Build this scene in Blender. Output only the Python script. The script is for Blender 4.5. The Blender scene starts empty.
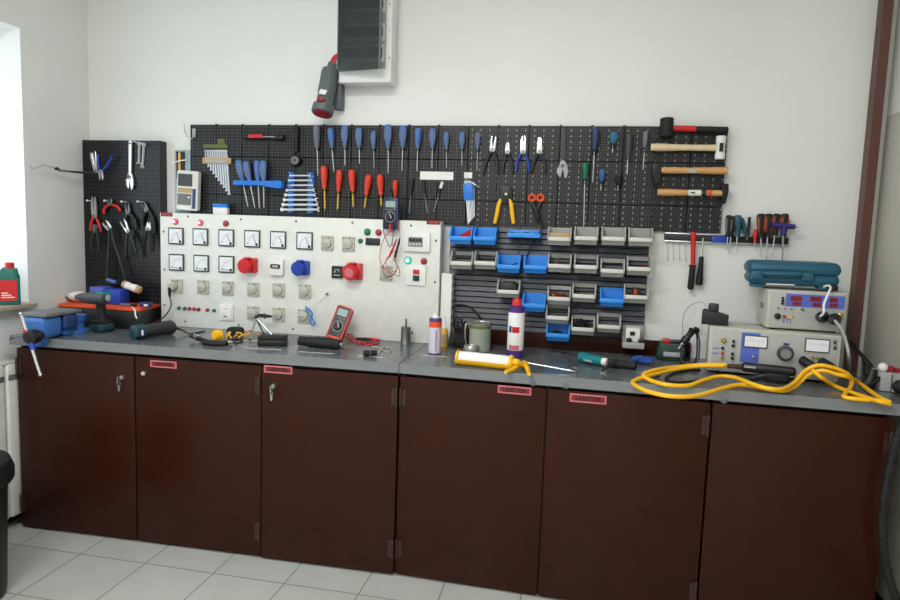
import bpy, bmesh, math, random
from mathutils import Vector, Matrix, noise
random.seed(7)
PI = math.pi
scn = bpy.context.scene
COL = scn.collection
# ------------------------------------------------------------------ camera
CP = Vector((1.9569, -3.1413, 1.4423)); YAW, PIT, ROL, FPX = .1956, .106, .0341, 666.68
def cam_axes():
    f0 = Vector((-math.sin(YAW), math.cos(YAW), 0)); r0 = Vector((math.cos(YAW), math.sin(YAW), 0)); u0 = Vector((0, 0, 1))
    f = f0*math.cos(PIT) - u0*math.sin(PIT); u = u0*math.cos(PIT) + f0*math.sin(PIT)
    return r0*math.cos(ROL) + u*math.sin(ROL), u*math.cos(ROL) - r0*math.sin(ROL), f
CR, CU, CF = cam_axes()
def ray(px, py): return CR*((px-450)/FPX) - CU*((py-300)/FPX) + CF
def A(px, py, Y):                      # the point on the upright plane y = Y
    d = ray(px, py); return CP + d*((Y-CP.y)/d.y)
def B(px, py, Z=.9):                   # the point on the level plane z = Z
    d = ray(px, py); return CP + d*((Z-CP.z)/d.z)
def AX(px, py, X):
    d = ray(px, py); return CP + d*((X-CP.x)/d.x)
cd = bpy.data.cameras.new('camera'); cam = bpy.data.objects.new('camera', cd); COL.objects.link(cam)
cd.sensor_width = 36; cd.lens = FPX/900*36; cd.clip_start = .05
m = Matrix.Identity(4)
for i in range(3): m[i][0], m[i][1], m[i][2], m[i][3] = CR[i], CU[i], -CF[i], CP[i]
cam.matrix_world = m; scn.camera = cam
# ------------------------------------------------------------------ materials
def lin(c):
    c = c/255
    return c/12.92 if c <= .04045 else ((c+.055)/1.055)**2.4
def rgb(c): return (lin(c[0]), lin(c[1]), lin(c[2]), 1)
MATS = {}
def mat(name, c, rough=.5, metal=0, var=.05, scale=25, bump=0, emit=0, spec=.5, bscale=None):
    if name in MATS: return MATS[name]
    m = bpy.data.materials.new(name); m.use_nodes = True; nt = m.node_tree; b = nt.nodes['Principled BSDF']
    tc = nt.nodes.new('ShaderNodeTexCoord'); nz = nt.nodes.new('ShaderNodeTexNoise'); nz.inputs['Scale'].default_value = scale; nz.inputs['Detail'].default_value = 4
    nt.links.new(tc.outputs['Object'], nz.inputs['Vector'])
    mr = nt.nodes.new('ShaderNodeMapRange'); mr.inputs['From Min'].default_value = .3; mr.inputs['From Max'].default_value = .7
    mr.inputs['To Min'].default_value = 1-var; mr.inputs['To Max'].default_value = 1+var*.5
    nt.links.new(nz.outputs['Fac'], mr.inputs['Value'])
    mx = nt.nodes.new('ShaderNodeVectorMath'); mx.operation = 'SCALE'; mx.inputs[0].default_value = rgb(c)[:3]
    nt.links.new(mr.outputs['Result'], mx.inputs['Scale']); nt.links.new(mx.outputs['Vector'], b.inputs['Base Color'])
    b.inputs['Roughness'].default_value = rough; b.inputs['Metallic'].default_value = metal; b.inputs['Specular IOR Level'].default_value = spec
    if bump:
        n2 = nt.nodes.new('ShaderNodeTexNoise'); n2.inputs['Scale'].default_value = bscale or scale*4
        nt.links.new(tc.outputs['Object'], n2.inputs['Vector'])
        bp = nt.nodes.new('ShaderNodeBump'); bp.inputs['Strength'].default_value = bump; bp.inputs['Distance'].default_value = .002
        nt.links.new(n2.outputs['Fac'], bp.inputs['Height']); nt.links.new(bp.outputs['Normal'], b.inputs['Normal'])
    if emit:
        b.inputs['Emission Color'].default_value = rgb(c); b.inputs['Emission Strength'].default_value = emit
    MATS[name] = m; return m
class N:                                # small node helper
    def __init__(s, name, rough=.5, metal=0, spec=.5):
        s.m = bpy.data.materials.new(name); s.m.use_nodes = True; s.t = s.m.node_tree; s.b = s.t.nodes['Principled BSDF']
        s.b.inputs['Roughness'].default_value = rough; s.b.inputs['Metallic'].default_value = metal; s.b.inputs['Specular IOR Level'].default_value = spec
        s.co = s.t.nodes.new('ShaderNodeTexCoord').outputs['Object']; MATS[name] = s.m
    def put(s, node, k, v):
        if isinstance(v, bpy.types.NodeSocket): s.t.links.new(v, node.inputs[k])
        elif v is not None: node.inputs[k].default_value = v
    def ma(s, op, a, b=None, c=None):
        n = s.t.nodes.new('ShaderNodeMath'); n.operation = op
        for k, v in enumerate((a, b, c)): s.put(n, k, v)
        return n.outputs[0]
    def sep(s): 
        n = s.t.nodes.new('ShaderNodeSeparateXYZ'); s.t.links.new(s.co, n.inputs[0]); return n.outputs
    def noise(s, scale, detail=4, vec=None):
        n = s.t.nodes.new('ShaderNodeTexNoise'); n.inputs['Scale'].default_value = scale; n.inputs['Detail'].default_value = detail
        s.t.links.new(vec or s.co, n.inputs['Vector']); return n.outputs['Fac']
    def rng(s, v, a, b, c, d):
        n = s.t.nodes.new('ShaderNodeMapRange'); s.t.links.new(v, n.inputs['Value'])
        for k, x in zip(('From Min', 'From Max', 'To Min', 'To Max'), (a, b, c, d)): n.inputs[k].default_value = x
        return n.outputs['Result']
    def mix(s, f, a, b):
        n = s.t.nodes.new('ShaderNodeMix'); n.data_type = 'RGBA'
        s.put(n, 0, f); s.put(n, 6, a); s.put(n, 7, b); return n.outputs[2]
    def col(s, v): s.t.links.new(v, s.b.inputs['Base Color'])
    def bump(s, h, st=.3, d=.002):
        n = s.t.nodes.new('ShaderNodeBump'); n.inputs['Strength'].default_value = st; n.inputs['Distance'].default_value = d
        s.t.links.new(h, n.inputs['Height']); s.t.links.new(n.outputs['Normal'], s.b.inputs['Normal'])
# plain materials
def K(n): return MATS[n]
for n, c, r, me in [
    ('steel', (200, 202, 205), .28, 1), ('bright_steel', (235, 236, 238), .22, .85), ('dark_steel', (120, 120, 122), .35, 1), ('chrome', (225, 226, 228), .12, 1),
    ('black_plastic', (18, 18, 20), .45, 0), ('black_rubber', (16, 16, 17), .7, 0), ('dark_grey_plastic', (62, 64, 66), .5, 0), ('grey_plastic', (128, 130, 130), .5, 0),
    ('grip_blue', (74, 112, 178), .45, 0), ('grip_grey', (104, 112, 122), .55, 0), ('bright_blue', (30, 118, 214), .4, 0), ('deep_blue', (28, 62, 170), .4, 0),
    ('bin_blue', (50, 146, 238), .38, 0), ('bin_grey', (168, 168, 164), .45, 0), ('white_plastic', (232, 232, 230), .4, 0), ('cream_plastic', (188, 187, 174), .42, 0),
    ('red_plastic', (206, 34, 40), .38, 0), ('orange_red', (216, 58, 34), .42, 0), ('tip_yellow', (214, 170, 44), .45, 0), ('drill_teal', (16, 58, 66), .45, 0), ('cloth_blue', (34, 78, 160), .7, 0), ('hot_air_grey', (42, 46, 46), .5, 0), ('stub_blue', (34, 92, 140), .45, 0), ('burnt_orange', (150, 62, 30), .5, 0), ('yellow_plastic', (246, 188, 20), .4, 0),
    ('yellow_cord', (252, 190, 22), .42, 0), ('orange_fabric', (226, 84, 36), .7, 0), ('teal_plastic', (0, 118, 126), .42, 0), ('dark_teal', (22, 84, 108), .45, 0),
    ('green_plastic', (0, 112, 78), .42, 0), ('dark_green', (14, 54, 42), .5, 0), ('black_handle_green', (30, 42, 36), .55, 0), ('vise_blue', (52, 104, 176), .42, 0), ('vise_dark', (32, 62, 118), .5, 0),
    ('wood_pale', (224, 204, 166), .6, 0), ('wood_tan', (208, 158, 100), .55, 0), ('purple_plastic', (52, 38, 118), .45, 0), ('lilac', (206, 206, 222), .45, 0), ('violet', (74, 42, 120), .45, 0),
    ('instrument_grey', (174, 177, 172), .5, 0), ('instrument_case', (190, 189, 178), .5, 0), ('instrument_blue', (84, 104, 196), .5, 0), ('panel_paint', (226, 228, 222), .42, 0),
    ('meter_face', (232, 236, 240), .4, 0), ('copper', (196, 104, 52), .35, .9), ('brass', (200, 160, 80), .35, .9), ('paper', (236, 236, 232), .7, 0), ('sticker_red', (134, 24, 42), .5, 0),
    ('sticker_pink', (204, 112, 118), .5, 0), ('sticker_ink', (14, 3, 6), .5, 0), ('grey_casting', (92, 100, 102), .5, 0), ('smoke_red', (150, 20, 34), .4, 0), ('cable_grey', (168, 170, 172), .5, 0),
    ('olive_card', (96, 104, 56), .6, 0), ('tan_card', (186, 158, 112), .6, 0), ('sage_card', (150, 172, 176), .6, 0), ('polystyrene', (232, 234, 230), .8, 0), ('bottle_green', (8, 104, 94), .4, 0),
    ('navy', (38, 58, 110), .45, 0), ('grille', (110, 112, 112), .5, 0), ('green_button', (0, 122, 76), .35, 0), ('red_button', (196, 26, 48), .35, 0), ('trash_black', (22, 23, 22), .55, 0),
    ('radiator_white', (226, 226, 220), .4, 0), ('amber', (226, 170, 70), .4, 0), ('tin', (176, 178, 168), .35, .7), ('label_grey', (150, 156, 144), .6, 0), ('cord_brown', (70, 44, 36), .5, 0), ('cord_red', (200, 30, 44), .45, 0)]:
    mat(n, c, r, me)
mat('panel_paint', (200, 205, 199), .42, 0, .02, 6)
mat('brown_paint', (53, 24, 15), .27, 0, .10, 9, .04, spec=.15, bscale=60)
mat('brown_side', (54, 28, 23), .5); mat('post_brown', (96, 60, 52), .45)
mat('black_board', (20, 20, 22), .42, 0, .1, 30)
mat('lamp_red', (255, 70, 90), .3, emit=1.1); mat('lamp_core', (255, 236, 236), .3, emit=2.5); mat('green_core', (236, 255, 248), .3, emit=2.5); mat('bin_lip', (214, 214, 208), .42); mat('lamp_green', (60, 235, 180), .3, emit=1.0); mat('display_red', (110, 10, 20), .3, emit=.25)
mat('lcd', (150, 170, 168), .25); mat('lcd_dark', (36, 38, 46), .2)
# ------------------------------------------------------------------ mesh builder (world coordinates)
OFF = {}
class G:
    def __init__(s, M=None): s.bm = bmesh.new(); s.M = M
    def raw(s, vs, fs, R=None):
        bv = []
        for v in vs:
            v = Vector(v)
            if R is not None: v = R @ v
            if s.M is not None: v = s.M @ v
            bv.append(s.bm.verts.new(v))
        out = []
        for f in fs:
            try: out.append(s.bm.faces.new([bv[i] for i in f]))
            except ValueError: pass
        return bv, out
    def box(s, c, d, rot=None, b=0, seg=2):
        x, y, z = d[0]/2, d[1]/2, d[2]/2
        R = Matrix.Translation(c) @ (rot.to_4x4() if rot is not None else Matrix.Identity(4))
        vs = [(i*x, j*y, k*z) for i in (-1, 1) for j in (-1, 1) for k in (-1, 1)]
        bv, fs = s.raw(vs, [(0, 1, 3, 2), (4, 6, 7, 5), (0, 4, 5, 1), (2, 3, 7, 6), (0, 2, 6, 4), (1, 5, 7, 3)], R)
        if b:
            es = list({e for f in fs for e in f.edges})
            bmesh.ops.bevel(s.bm, geom=es, offset=min(b, min(d)*.49), segments=seg, affect='EDGES', profile=.5)
        return s
    def bx(s, x0, x1, y0, y1, z0, z1, b=0, seg=2): return s.box(((x0+x1)/2, (y0+y1)/2, (z0+z1)/2), (abs(x1-x0), abs(y1-y0), abs(z1-z0)), None, b, seg)
    def lathe(s, prof, o, ax=(0, 0, 1), n=20):           # prof: (radius, height) pairs
        ax = Vector(ax).normalized(); q = Vector((0, 0, 1)).rotation_difference(ax).to_matrix().to_4x4()
        R = Matrix.Translation(o) @ q; vs = []; fs = []
        rings = []
        for r, h in prof:
            if r < 1e-6: rings.append([len(vs)]); vs.append((0, 0, h))
            else:
                rings.append(list(range(len(vs), len(vs)+n)))
                vs += [(r*math.cos(2*PI*i/n), r*math.sin(2*PI*i/n), h) for i in range(n)]
        for a, b in zip(rings, rings[1:]):
            for i in range(n):
                j = (i+1) % n
                if len(a) == 1 and len(b) == 1: continue
                if len(a) == 1: fs.append((a[0], b[i], b[j]))
                elif len(b) == 1: fs.append((a[i], a[j], b[0]))
                else: fs.append((a[i], a[j], b[j], b[i]))
        if len(rings[0]) > 1: fs.append(tuple(reversed(rings[0])))
        if len(rings[-1]) > 1: fs.append(tuple(rings[-1]))
        s.raw(vs, fs, R); return s
    def cyl(s, a, b, r, r2=None, n=16, b_=0):
        a, b = Vector(a), Vector(b); L = (b-a).length; r2 = r if r2 is None else r2
        if b_: return s.lathe([(max(r-b_, 1e-4), 0), (r, b_), (r2, L-b_), (max(r2-b_, 1e-4), L)], a, b-a, n)
        return s.lathe([(r, 0), (r2, L)], a, b-a, n)
    def tube(s, pts, r, n=8, sm=6, flat=None):             # r: number or list; Catmull-Rom through pts
        pts = [Vector(p) for p in pts]; rs = r if isinstance(r, (list, tuple)) else [r]*len(pts)
        if sm > 1 and len(pts) > 2:
            P = [pts[0]*2-pts[1]] + pts + [pts[-1]*2-pts[-2]]; o = []; ro = []
            for i in range(1, len(P)-2):
                for k in range(sm):
                    t = k/sm; a, b, c, d = P[i-1:i+3]
                    o.append(.5*((2*b)+(c-a)*t+(2*a-5*b+4*c-d)*t*t+(3*b-a-3*c+d)*t**3)); ro.append(rs[i-1]*(1-t)+rs[i]*t)
            o.append(pts[-1]); ro.append(rs[-1]); pts, rs = o, ro
        vs = []; fs = []; up = None
        for i, p in enumerate(pts):
            t = (pts[min(i+1, len(pts)-1)]-pts[max(i-1, 0)])
            if t.length < 1e-9: t = Vector((0, 0, 1))
            t.normalize()
            if up is None: up = t.orthogonal().normalized()
            up = (up - t*up.dot(t)); up = up.normalized() if up.length > 1e-6 else t.orthogonal().normalized()
            w = t.cross(up)
            for k in range(n):
                q = up*math.cos(2*PI*k/n)*rs[i] + w*math.sin(2*PI*k/n)*rs[i]
                if flat: q.y *= flat
                vs.append(p+q)
        m = len(pts)
        for i in range(m-1):
            for k in range(n): fs.append((i*n+k, i*n+(k+1) % n, (i+1)*n+(k+1) % n, (i+1)*n+k))
        fs.append(tuple(range(n-1, -1, -1))); fs.append(tuple((m-1)*n+k for k in range(n)))
        s.raw(vs, fs); return s
    def ext(s, out, y0, y1, b=0, R=None):                  # outline of (x, z), extruded along y
        n = len(out); a = 0
        for i in range(n): a += out[i][0]*out[(i+1) % n][1]-out[(i+1) % n][0]*out[i][1]
        if a < 0: out = out[::-1]
        vs = [(p[0], y0, p[1]) for p in out]+[(p[0], y1, p[1]) for p in out]
        fs = [tuple(range(n)), tuple(range(2*n-1, n-1, -1))]+[(i, i+n, (i+1) % n+n, (i+1) % n) for i in range(n)]
        bv, ff = s.raw(vs, fs, R)
        if b:
            es = list({e for f in ff[:2] for e in f.edges}); bmesh.ops.bevel(s.bm, geom=es, offset=b, segments=2, affect='EDGES', profile=.5)
        return s
    def extz(s, out, z0, z1, b=0):                         # outline of (x, y), extruded along z
        R = Matrix(((1, 0, 0, 0), (0, 0, 1, 0), (0, 1, 0, 0), (0, 0, 0, 1)))
        return s.ext(out, z0, z1, b, R)
    def sph(s, c, r, n=16):
        r = (r, r, r) if isinstance(r, (int, float)) else r
        R = Matrix.Translation(c) @ Matrix.Diagonal((r[0], r[1], r[2], 1)); m = n//2
        sv = G(); sv.lathe([(math.sin(PI*i/m), -math.cos(PI*i/m)) for i in range(m+1)], (0, 0, 0), (0, 0, 1), n)
        vs = [v.co.copy() for v in sv.bm.verts]; sv.bm.verts.index_update(); fs = [tuple(v.index for v in f.verts) for f in sv.bm.faces]; sv.bm.free()
        s.raw(vs, fs, R); return s
    def ring(s, c, ax, R0, r, n=24, k=8, arc=1.0, st=0):
        ax = Vector(ax).normalized(); u = ax.orthogonal().normalized(); w = ax.cross(u); c = Vector(c)
        m = max(3, int(n*arc))
        if arc >= .999:
            vs = []; fs = []
            for i in range(m):
                a = 2*PI*i/m; d = u*math.cos(a)+w*math.sin(a)
                for j in range(k):
                    t = 2*PI*j/k; vs.append(c+d*(R0+r*math.cos(t))+ax*(r*math.sin(t)))
            for i in range(m):
                for j in range(k): fs.append((i*k+j, ((i+1) % m)*k+j, ((i+1) % m)*k+(j+1) % k, i*k+(j+1) % k))
            s.raw(vs, fs); return s
        return s.tube([c+(u*math.cos(st+2*PI*arc*i/m)+w*math.sin(st+2*PI*arc*i/m))*R0 for i in range(m+1)], r, k, 1)
    def mk(s, name, mt, parent=None, label=None, cat=None, group=None, kind=None, ang=38, loc=None):
        bm = s.bm; bmesh.ops.recalc_face_normals(bm, faces=bm.faces[:])
        for f in bm.faces: f.smooth = True
        lim = math.radians(ang)
        for e in bm.edges: e.smooth = (len(e.link_faces) == 2 and e.calc_face_angle(0) < lim)
        if parent is not None: off = OFF[parent]
        elif loc is not None: off = Vector(loc)
        else:
            xs = [v.co for v in bm.verts]
            off = Vector(((min(v.x for v in xs)+max(v.x for v in xs))/2, (min(v.y for v in xs)+max(v.y for v in xs))/2, min(v.z for v in xs)))
        bmesh.ops.translate(bm, verts=bm.verts[:], vec=-off)
        me = bpy.data.meshes.new(name); bm.to_mesh(me); bm.free()
        me.materials.append(K(mt) if isinstance(mt, str) else mt)
        o = bpy.data.objects.new(name, me); COL.objects.link(o); OFF[o] = off
        if parent is not None: o.parent = parent
        else: o.location = off
        tag(o, label, cat, group, kind); return o
def tag(o, label=None, cat=None, group=None, kind=None):
    for k, v in (('label', label), ('category', cat), ('group', group), ('kind', kind)):
        if v: o[k] = v
    return o
def T(name, label, cat, loc, group=None):
    o = bpy.data.objects.new(name, None); COL.objects.link(o); o.empty_display_size = .03
    o.location = Vector(loc); OFF[o] = Vector(loc); return tag(o, label, cat, group)
def dup(o, loc=None, label=None, group=None, parent=None):
    c = o.copy(); COL.objects.link(c); OFF[c] = OFF[o]
    if parent is not None: c.parent = parent
    if loc is not None: c.location = Vector(loc)
    if label: c['label'] = label
    if group: c['group'] = group
    for ch in list(o.children): dup(ch, parent=c)
    return c
def TR(loc, rz=0, rx=0, ry=0): return Matrix.Translation(loc) @ Matrix.Rotation(rz, 4, 'Z') @ Matrix.Rotation(ry, 4, 'Y') @ Matrix.Rotation(rx, 4, 'X')
def text(body, size, loc, mt, parent, rot=None, name='lettering', align='CENTER', sx=1, bold=0):   # lettering that faces -y unless rot is given
    cu = bpy.data.curves.new('lettering', 'FONT'); cu.body = body; cu.size = size; cu.align_x = align; cu.align_y = 'CENTER'; cu.extrude = .0003; cu.offset = bold
    ob = bpy.data.objects.new('lettering', cu); me = bpy.data.meshes.new_from_object(ob); bpy.data.objects.remove(ob)
    M = (Matrix.Translation(loc) @ Matrix.Rotation(PI/2, 4, 'X') if rot is None else rot) @ Matrix.Diagonal((sx, 1, 1, 1))
    me.transform(Matrix.Translation(-OFF[parent]) @ M); me.materials.append(K(mt))
    o = bpy.data.objects.new(name, me); COL.objects.link(o); o.parent = parent; OFF[o] = OFF[parent]; return o
def sgn_pow(v, e): return math.copysign(abs(v)**e, v)
def rrect(cx, cz, w, h, r, n=5):
    o = []
    for (sx, sz, a0) in ((1, 1, 0), (-1, 1, PI/2), (-1, -1, PI), (1, -1, 1.5*PI)):
        for i in range(n+1):
            a = a0+PI/2*i/n; o.append((cx+sx*(w/2-r)+r*math.cos(a), cz+sz*(h/2-r)+r*math.sin(a)))
    return o
def circ(cx, cz, r, n=20): return [(cx+r*math.cos(2*PI*i/n), cz+r*math.sin(2*PI*i/n)) for i in range(n)]
# ------------------------------------------------------------------ setting
XW, XR, YR, ZC, ZT = -.633, 3.16, -6.2, 3.0, .9
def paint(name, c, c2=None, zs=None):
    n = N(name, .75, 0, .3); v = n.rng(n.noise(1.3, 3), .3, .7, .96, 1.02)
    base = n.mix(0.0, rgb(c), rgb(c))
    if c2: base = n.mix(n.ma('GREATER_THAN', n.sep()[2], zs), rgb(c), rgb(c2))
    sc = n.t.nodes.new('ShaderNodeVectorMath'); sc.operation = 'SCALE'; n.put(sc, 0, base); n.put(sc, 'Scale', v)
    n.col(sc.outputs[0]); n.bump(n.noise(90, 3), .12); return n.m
WALLP = paint('wall_paint', (231, 233, 230))
WAINZ = AX(896, 113, XR).z
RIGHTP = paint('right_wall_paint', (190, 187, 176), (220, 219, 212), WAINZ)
n = N('floor_tiles', .32, 0, .45); sx, sy, sz = n.sep()
fx = n.ma('FRACT', n.ma('DIVIDE', n.ma('ADD', sx, .094+.313*40), .313)); fy = n.ma('FRACT', n.ma('DIVIDE', n.ma('ADD', sy, .765+.33*40), .33))
ex = n.ma('MINIMUM', fx, n.ma('SUBTRACT', 1, fx)); ey = n.ma('MINIMUM', fy, n.ma('SUBTRACT', 1, fy))
gr = n.ma('LESS_THAN', n.ma('MINIMUM', ex, ey), .008)
wn = n.t.nodes.new('ShaderNodeTexWhiteNoise'); wn.noise_dimensions = '2D'
cb = n.t.nodes.new('ShaderNodeCombineXYZ'); n.put(cb, 0, n.ma('FLOOR', n.ma('DIVIDE', n.ma('ADD', sx, .094+.313*40), .313))); n.put(cb, 1, n.ma('FLOOR', n.ma('DIVIDE', n.ma('ADD', sy, .765+.33*40), .33)))
n.t.links.new(cb.outputs[0], wn.inputs[0])
tone = n.ma('ADD', n.rng(n.noise(7, 5), .3, .7, .80, 1.0), n.ma('MULTIPLY', wn.outputs[0], .06))
tl = n.mix(tone, rgb((140, 143, 138)), rgb((186, 188, 183))); n.col(n.mix(gr, tl, rgb((120, 120, 114))))
n.bump(n.ma('SUBTRACT', 1, gr), .4)
def struct(g, name, m): return g.mk(name, m, None, kind='structure', loc=(0, 0, 0))
struct(G().bx(XW-.3, XR+.2, YR-.1, .1, -.1, 0), 'floor', 'floor_tiles')
mat('ceiling_paint', (238, 238, 234), .85)
struct(G().bx(XW-.3, XR+.2, YR-.1, .1, ZC, ZC+.1), 'ceiling', 'ceiling_paint')
struct(G().bx(XW-.3, XR+.2, 0, .1, 0, ZC), 'wall_back', WALLP)
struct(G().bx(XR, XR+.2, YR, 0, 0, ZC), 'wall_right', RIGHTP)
struct(G().bx(XW-.3, XR+.2, YR-.1, YR, 0, ZC), 'wall_front', WALLP)
W0, W1, WZ0, WZ1 = -.43, -1.75, 1.005, 2.29          # the window opening in the left wall
g = G(); g.bx(XW-.3, XW, YR, 0, 0, WZ0); g.bx(XW-.3, XW, YR, 0, WZ1, ZC); g.bx(XW-.3, XW, W0, 0, WZ0, WZ1); g.bx(XW-.3, XW, YR, W1, WZ0, WZ1)
struct(g, 'wall_left', WALLP)
# window: white frame and glass at the outer side of the deep reveal
wn_ = G(); xf = XW-.26
for a, b, c, d in ((W0-.05, W0-.0005, WZ0+.0005, WZ1-.0005), (W1+.0005, W1+.05, WZ0+.0005, WZ1-.0005), ((W0+W1)/2-.04, (W0+W1)/2+.04, WZ0+.06, WZ1-.06)): wn_.bx(xf-.03, xf+.03, a, b, c, d)
wn_.bx(xf-.03, xf+.03, W1+.05, W0-.05, WZ0+.0005, WZ0+.06); wn_.bx(xf-.03, xf+.03, W1+.05, W0-.05, WZ1-.06, WZ1-.0005)
win = wn_.mk('window_1', 'white_plastic', None, kind='structure', loc=(0, 0, 0))
gm = bpy.data.materials.new('window_glass'); gm.use_nodes = True; nt = gm.node_tree; nt.nodes.clear()
o_ = nt.nodes.new('ShaderNodeOutputMaterial'); t_ = nt.nodes.new('ShaderNodeBsdfTransparent'); g_ = nt.nodes.new('ShaderNodeBsdfGlossy'); g_.inputs['Roughness'].default_value = .02
x_ = nt.nodes.new('ShaderNodeMixShader'); x_.inputs[0].default_value = .06
nt.links.new(t_.outputs[0], x_.inputs[1]); nt.links.new(g_.outputs[0], x_.inputs[2]); nt.links.new(x_.outputs[0], o_.inputs[0]); MATS['window_glass'] = gm
G().bx(xf-.004, xf+.004, W1+.03, W0-.03, WZ0+.03, WZ1-.03).mk('pane', gm, win)
mat('sill_board', (186, 172, 150), .5)
struct(G().bx(XW-.3, XW+.05, W1-.03, W0-.0, WZ0, WZ0+.022, .004), 'trim_1', 'sill_board')
# boxed-in corner post, dark skirting
struct(G().bx(3.085, 3.122, -.060, -.001, 0, ZC), 'trim_2', 'post_brown')
mat('skirting', (30, 28, 26), .5)
struct(G().bx(XW, XW+.012, YR, -.001, 0, .08), 'baseboard_left', 'skirting')
struct(G().bx(XR-.012, XR, YR, -.08, 0, .08), 'baseboard_right', 'skirting')
# ------------------------------------------------------------------ cabinets and worktops
XM, DW = 1.2550, .5936
AL, AR_, DD = .0178, -.0305, .5906
def yf(x): return -DD + (AL if x < XM else AR_)*(x-XM)
def lock(door, M, x, z, key):
    k = G(M); k.lathe([(.013, 0), (.013, .004), (.0095, .009), (.0095, .013), (0, .0135)], (x, 0, z), (0, -1, 0), 20)
    o = k.mk('lock', 'chrome', door)
    if key:
        q = G(M); q.box((x, -.02, z), (.002, .016, .006)); q.ext(rrect(x, z-.004, .004, .024, .0018, 2), -.036, -.02)
        q.ring((x+.002, -.03, z-.022), (1, 0, .3), .009, .0012); q.ext([(x-.004, z-.03), (x+.006, z-.03), (x+.004, z-.056), (x-.003, z-.056)], -.029, -.027)
        q.mk('key', 'steel', door)
def hinge(door, M, x, z, sd=1):
    h = G(M); h.cyl((x, -.006, z-.038), (x, -.006, z+.038), .0062, n=12); h.sph((x, -.006, z+.038), .006, 10)
    h.box((x+sd*.011, -.0015, z), (.020, .003, .07)); h.mk('hinge', 'brown_side', door)
def name_plate(door, M, x0, x1, z0, z1):
    cx, cz = (x0+x1)/2, (z0+z1)/2; w, h = x1-x0, z1-z0
    p = G(M).bx(x0, x1, -.0015, 0, z0, z1).mk('name_plate', 'sticker_pink', door)
    G(M).bx(x0+.006, x1-.006, -.0022, -.0005, z0+.006, z1-.006).mk('plate_ground', 'sticker_red', p)
    text('LEISTER', h*.74, (0, 0, 0), 'sticker_ink', p, M @ Matrix.Translation((cx, -.0026, cz)) @ Matrix.Rotation(PI/2, 4, 'X'), sx=w*.86/(h*.74*4.15), bold=.0007)
def cabinet(label, x0, nd, doors):
    a = AL if x0 < XM-.01 else AR_
    y0 = yf(x0); M = Matrix.Translation((x0, y0, 0)) @ Matrix.Rotation(math.atan(a), 4, 'Z')
    r = T('cabinet', label, 'cabinet', (x0, y0, 0), 'brown base cabinets along the wall'); W = nd*DW; dp = .53
    b = G(M); t = .018
    b.bx(.004, .004+t, .024, dp, .02, .85); b.bx(W-.004-t, W-.004, .024, dp, .02, .85); b.bx(.004, W-.004, .024, dp, .012, .03); b.bx(.004, W-.004, dp-.012, dp, .02, .85); b.bx(.004, W-.004, .05, dp, .832, .85)
    b.bx(.004, W-.004, .03, dp, 0, .012)
    if nd == 2: b.bx(DW-t/2, DW+t/2, .024, dp, .02, .85)
    b.mk('body', 'brown_side', r)
    for i, (hs, lk, plate, dy) in enumerate(doors):
        Md = M @ Matrix.Translation((0, dy, 0)); xa, xb = i*DW+.0035, (i+1)*DW-.0035
        d = G(Md).bx(xa, xb, 0, .02, .010, .846, .002).mk('door', 'brown_paint', r)
        for z in (.12, .76): hinge(d, Md, xb-.0045 if hs > 0 else xa+.0045, z, -hs)
        if lk: lock(d, Md, (xa+lk[0]) if lk[0] > 0 else (xb+lk[0]), lk[1], lk[2])
        if plate: name_plate(d, Md, *plate)
    return r
X0 = XM-3*DW
def loc_on(px, py, x0):                                 # local x and height of a pixel on the door plane of the cabinet that starts at x0
    a = AL if x0 < XM-.01 else AR_
    d = ray(px, py); y0 = yf(x0); t = (y0+a*(CP.x-x0)-CP.y)/(d.y-a*d.x); p = CP+d*t
    return (p.x-x0)*math.sqrt(1+a*a), p.z
def plate(x0, q):
    (xa, za), (xb, zb) = loc_on(q[0], q[1], x0), loc_on(q[2], q[3], x0); return (xa, xb, zb, za)
def plt(x0, cx, cy, w, h):                              # plate from its centre pixel, size in metres
    x, z = loc_on(cx, cy, x0); return (x-w/2, x+w/2, z-h/2, z+h/2)
cabinet('double brown cabinet under the blue vise, end unit beside the radiator', X0, 2, [(-1, (-.055, loc_on(121, 377, X0)[1], True), None, 0), (1, (.045, loc_on(143, 373, X0)[1], False), plt(X0, 163.5, 364.3, .125, .030), .0)])
x3 = X0+2*DW
cabinet('single brown cabinet with keyed lock, ending at the worktop joint', x3, 1, [(1, (loc_on(275, 385.5, x3)[0]-.0035, loc_on(275, 385.5, x3)[1], True), plt(x3, 279, 369.3, .125, .031), -.008)])
cabinet('double brown cabinet without locks, under the caulking gun', XM, 2, [(-1, None, plt(XM, 514.5, 390.2, .130, .031), 0), (1, None, plt(XM, 588, 398.8, .136, .033), 0)])
x6 = XM+2*DW
cabinet('plain brown cabinet without plate or lock, under the two grey instruments', x6, 1, [(1, None, None, 0)])
n = N('worktop_laminate', .30, 0, .5); v = n.noise(3.5, 6); w_ = n.noise(220, 2)
c1 = n.mix(n.rng(v, .35, .7, 0, 1), rgb((86, 90, 93)), rgb((108, 112, 114))); n.col(n.mix(n.rng(w_, .45, .75, 0, .25), c1, rgb((70, 74, 78))))
n.t.links.new(n.rng(n.noise(5, 4), .3, .7, .16, .30), n.b.inputs['Roughness'])
mat('edge_strip', (122, 126, 128), .34)
def worktop(label, xa, xb):
    ya, yb = yf(xa+.001 if xa > XM-.01 else xa), yf(xb-.001 if xb < XM+.01 else xb); ov = .010
    r = T('worktop', label, 'worktop', ((xa+xb)/2, -.3, .86), 'grey worktops along the wall')
    G().extz([(xa, ya-ov+.004), (xb, yb-ov+.004), (xb, -.004), (xa, -.004)], .86, .90).mk('top', 'worktop_laminate', r)
    G().extz([(xa, ya-ov), (xb, yb-ov), (xb, yb-ov+.0038), (xa, ya-ov+.0038)], .8605, .8995).mk('front_edge', 'edge_strip', r)
    return r
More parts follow.
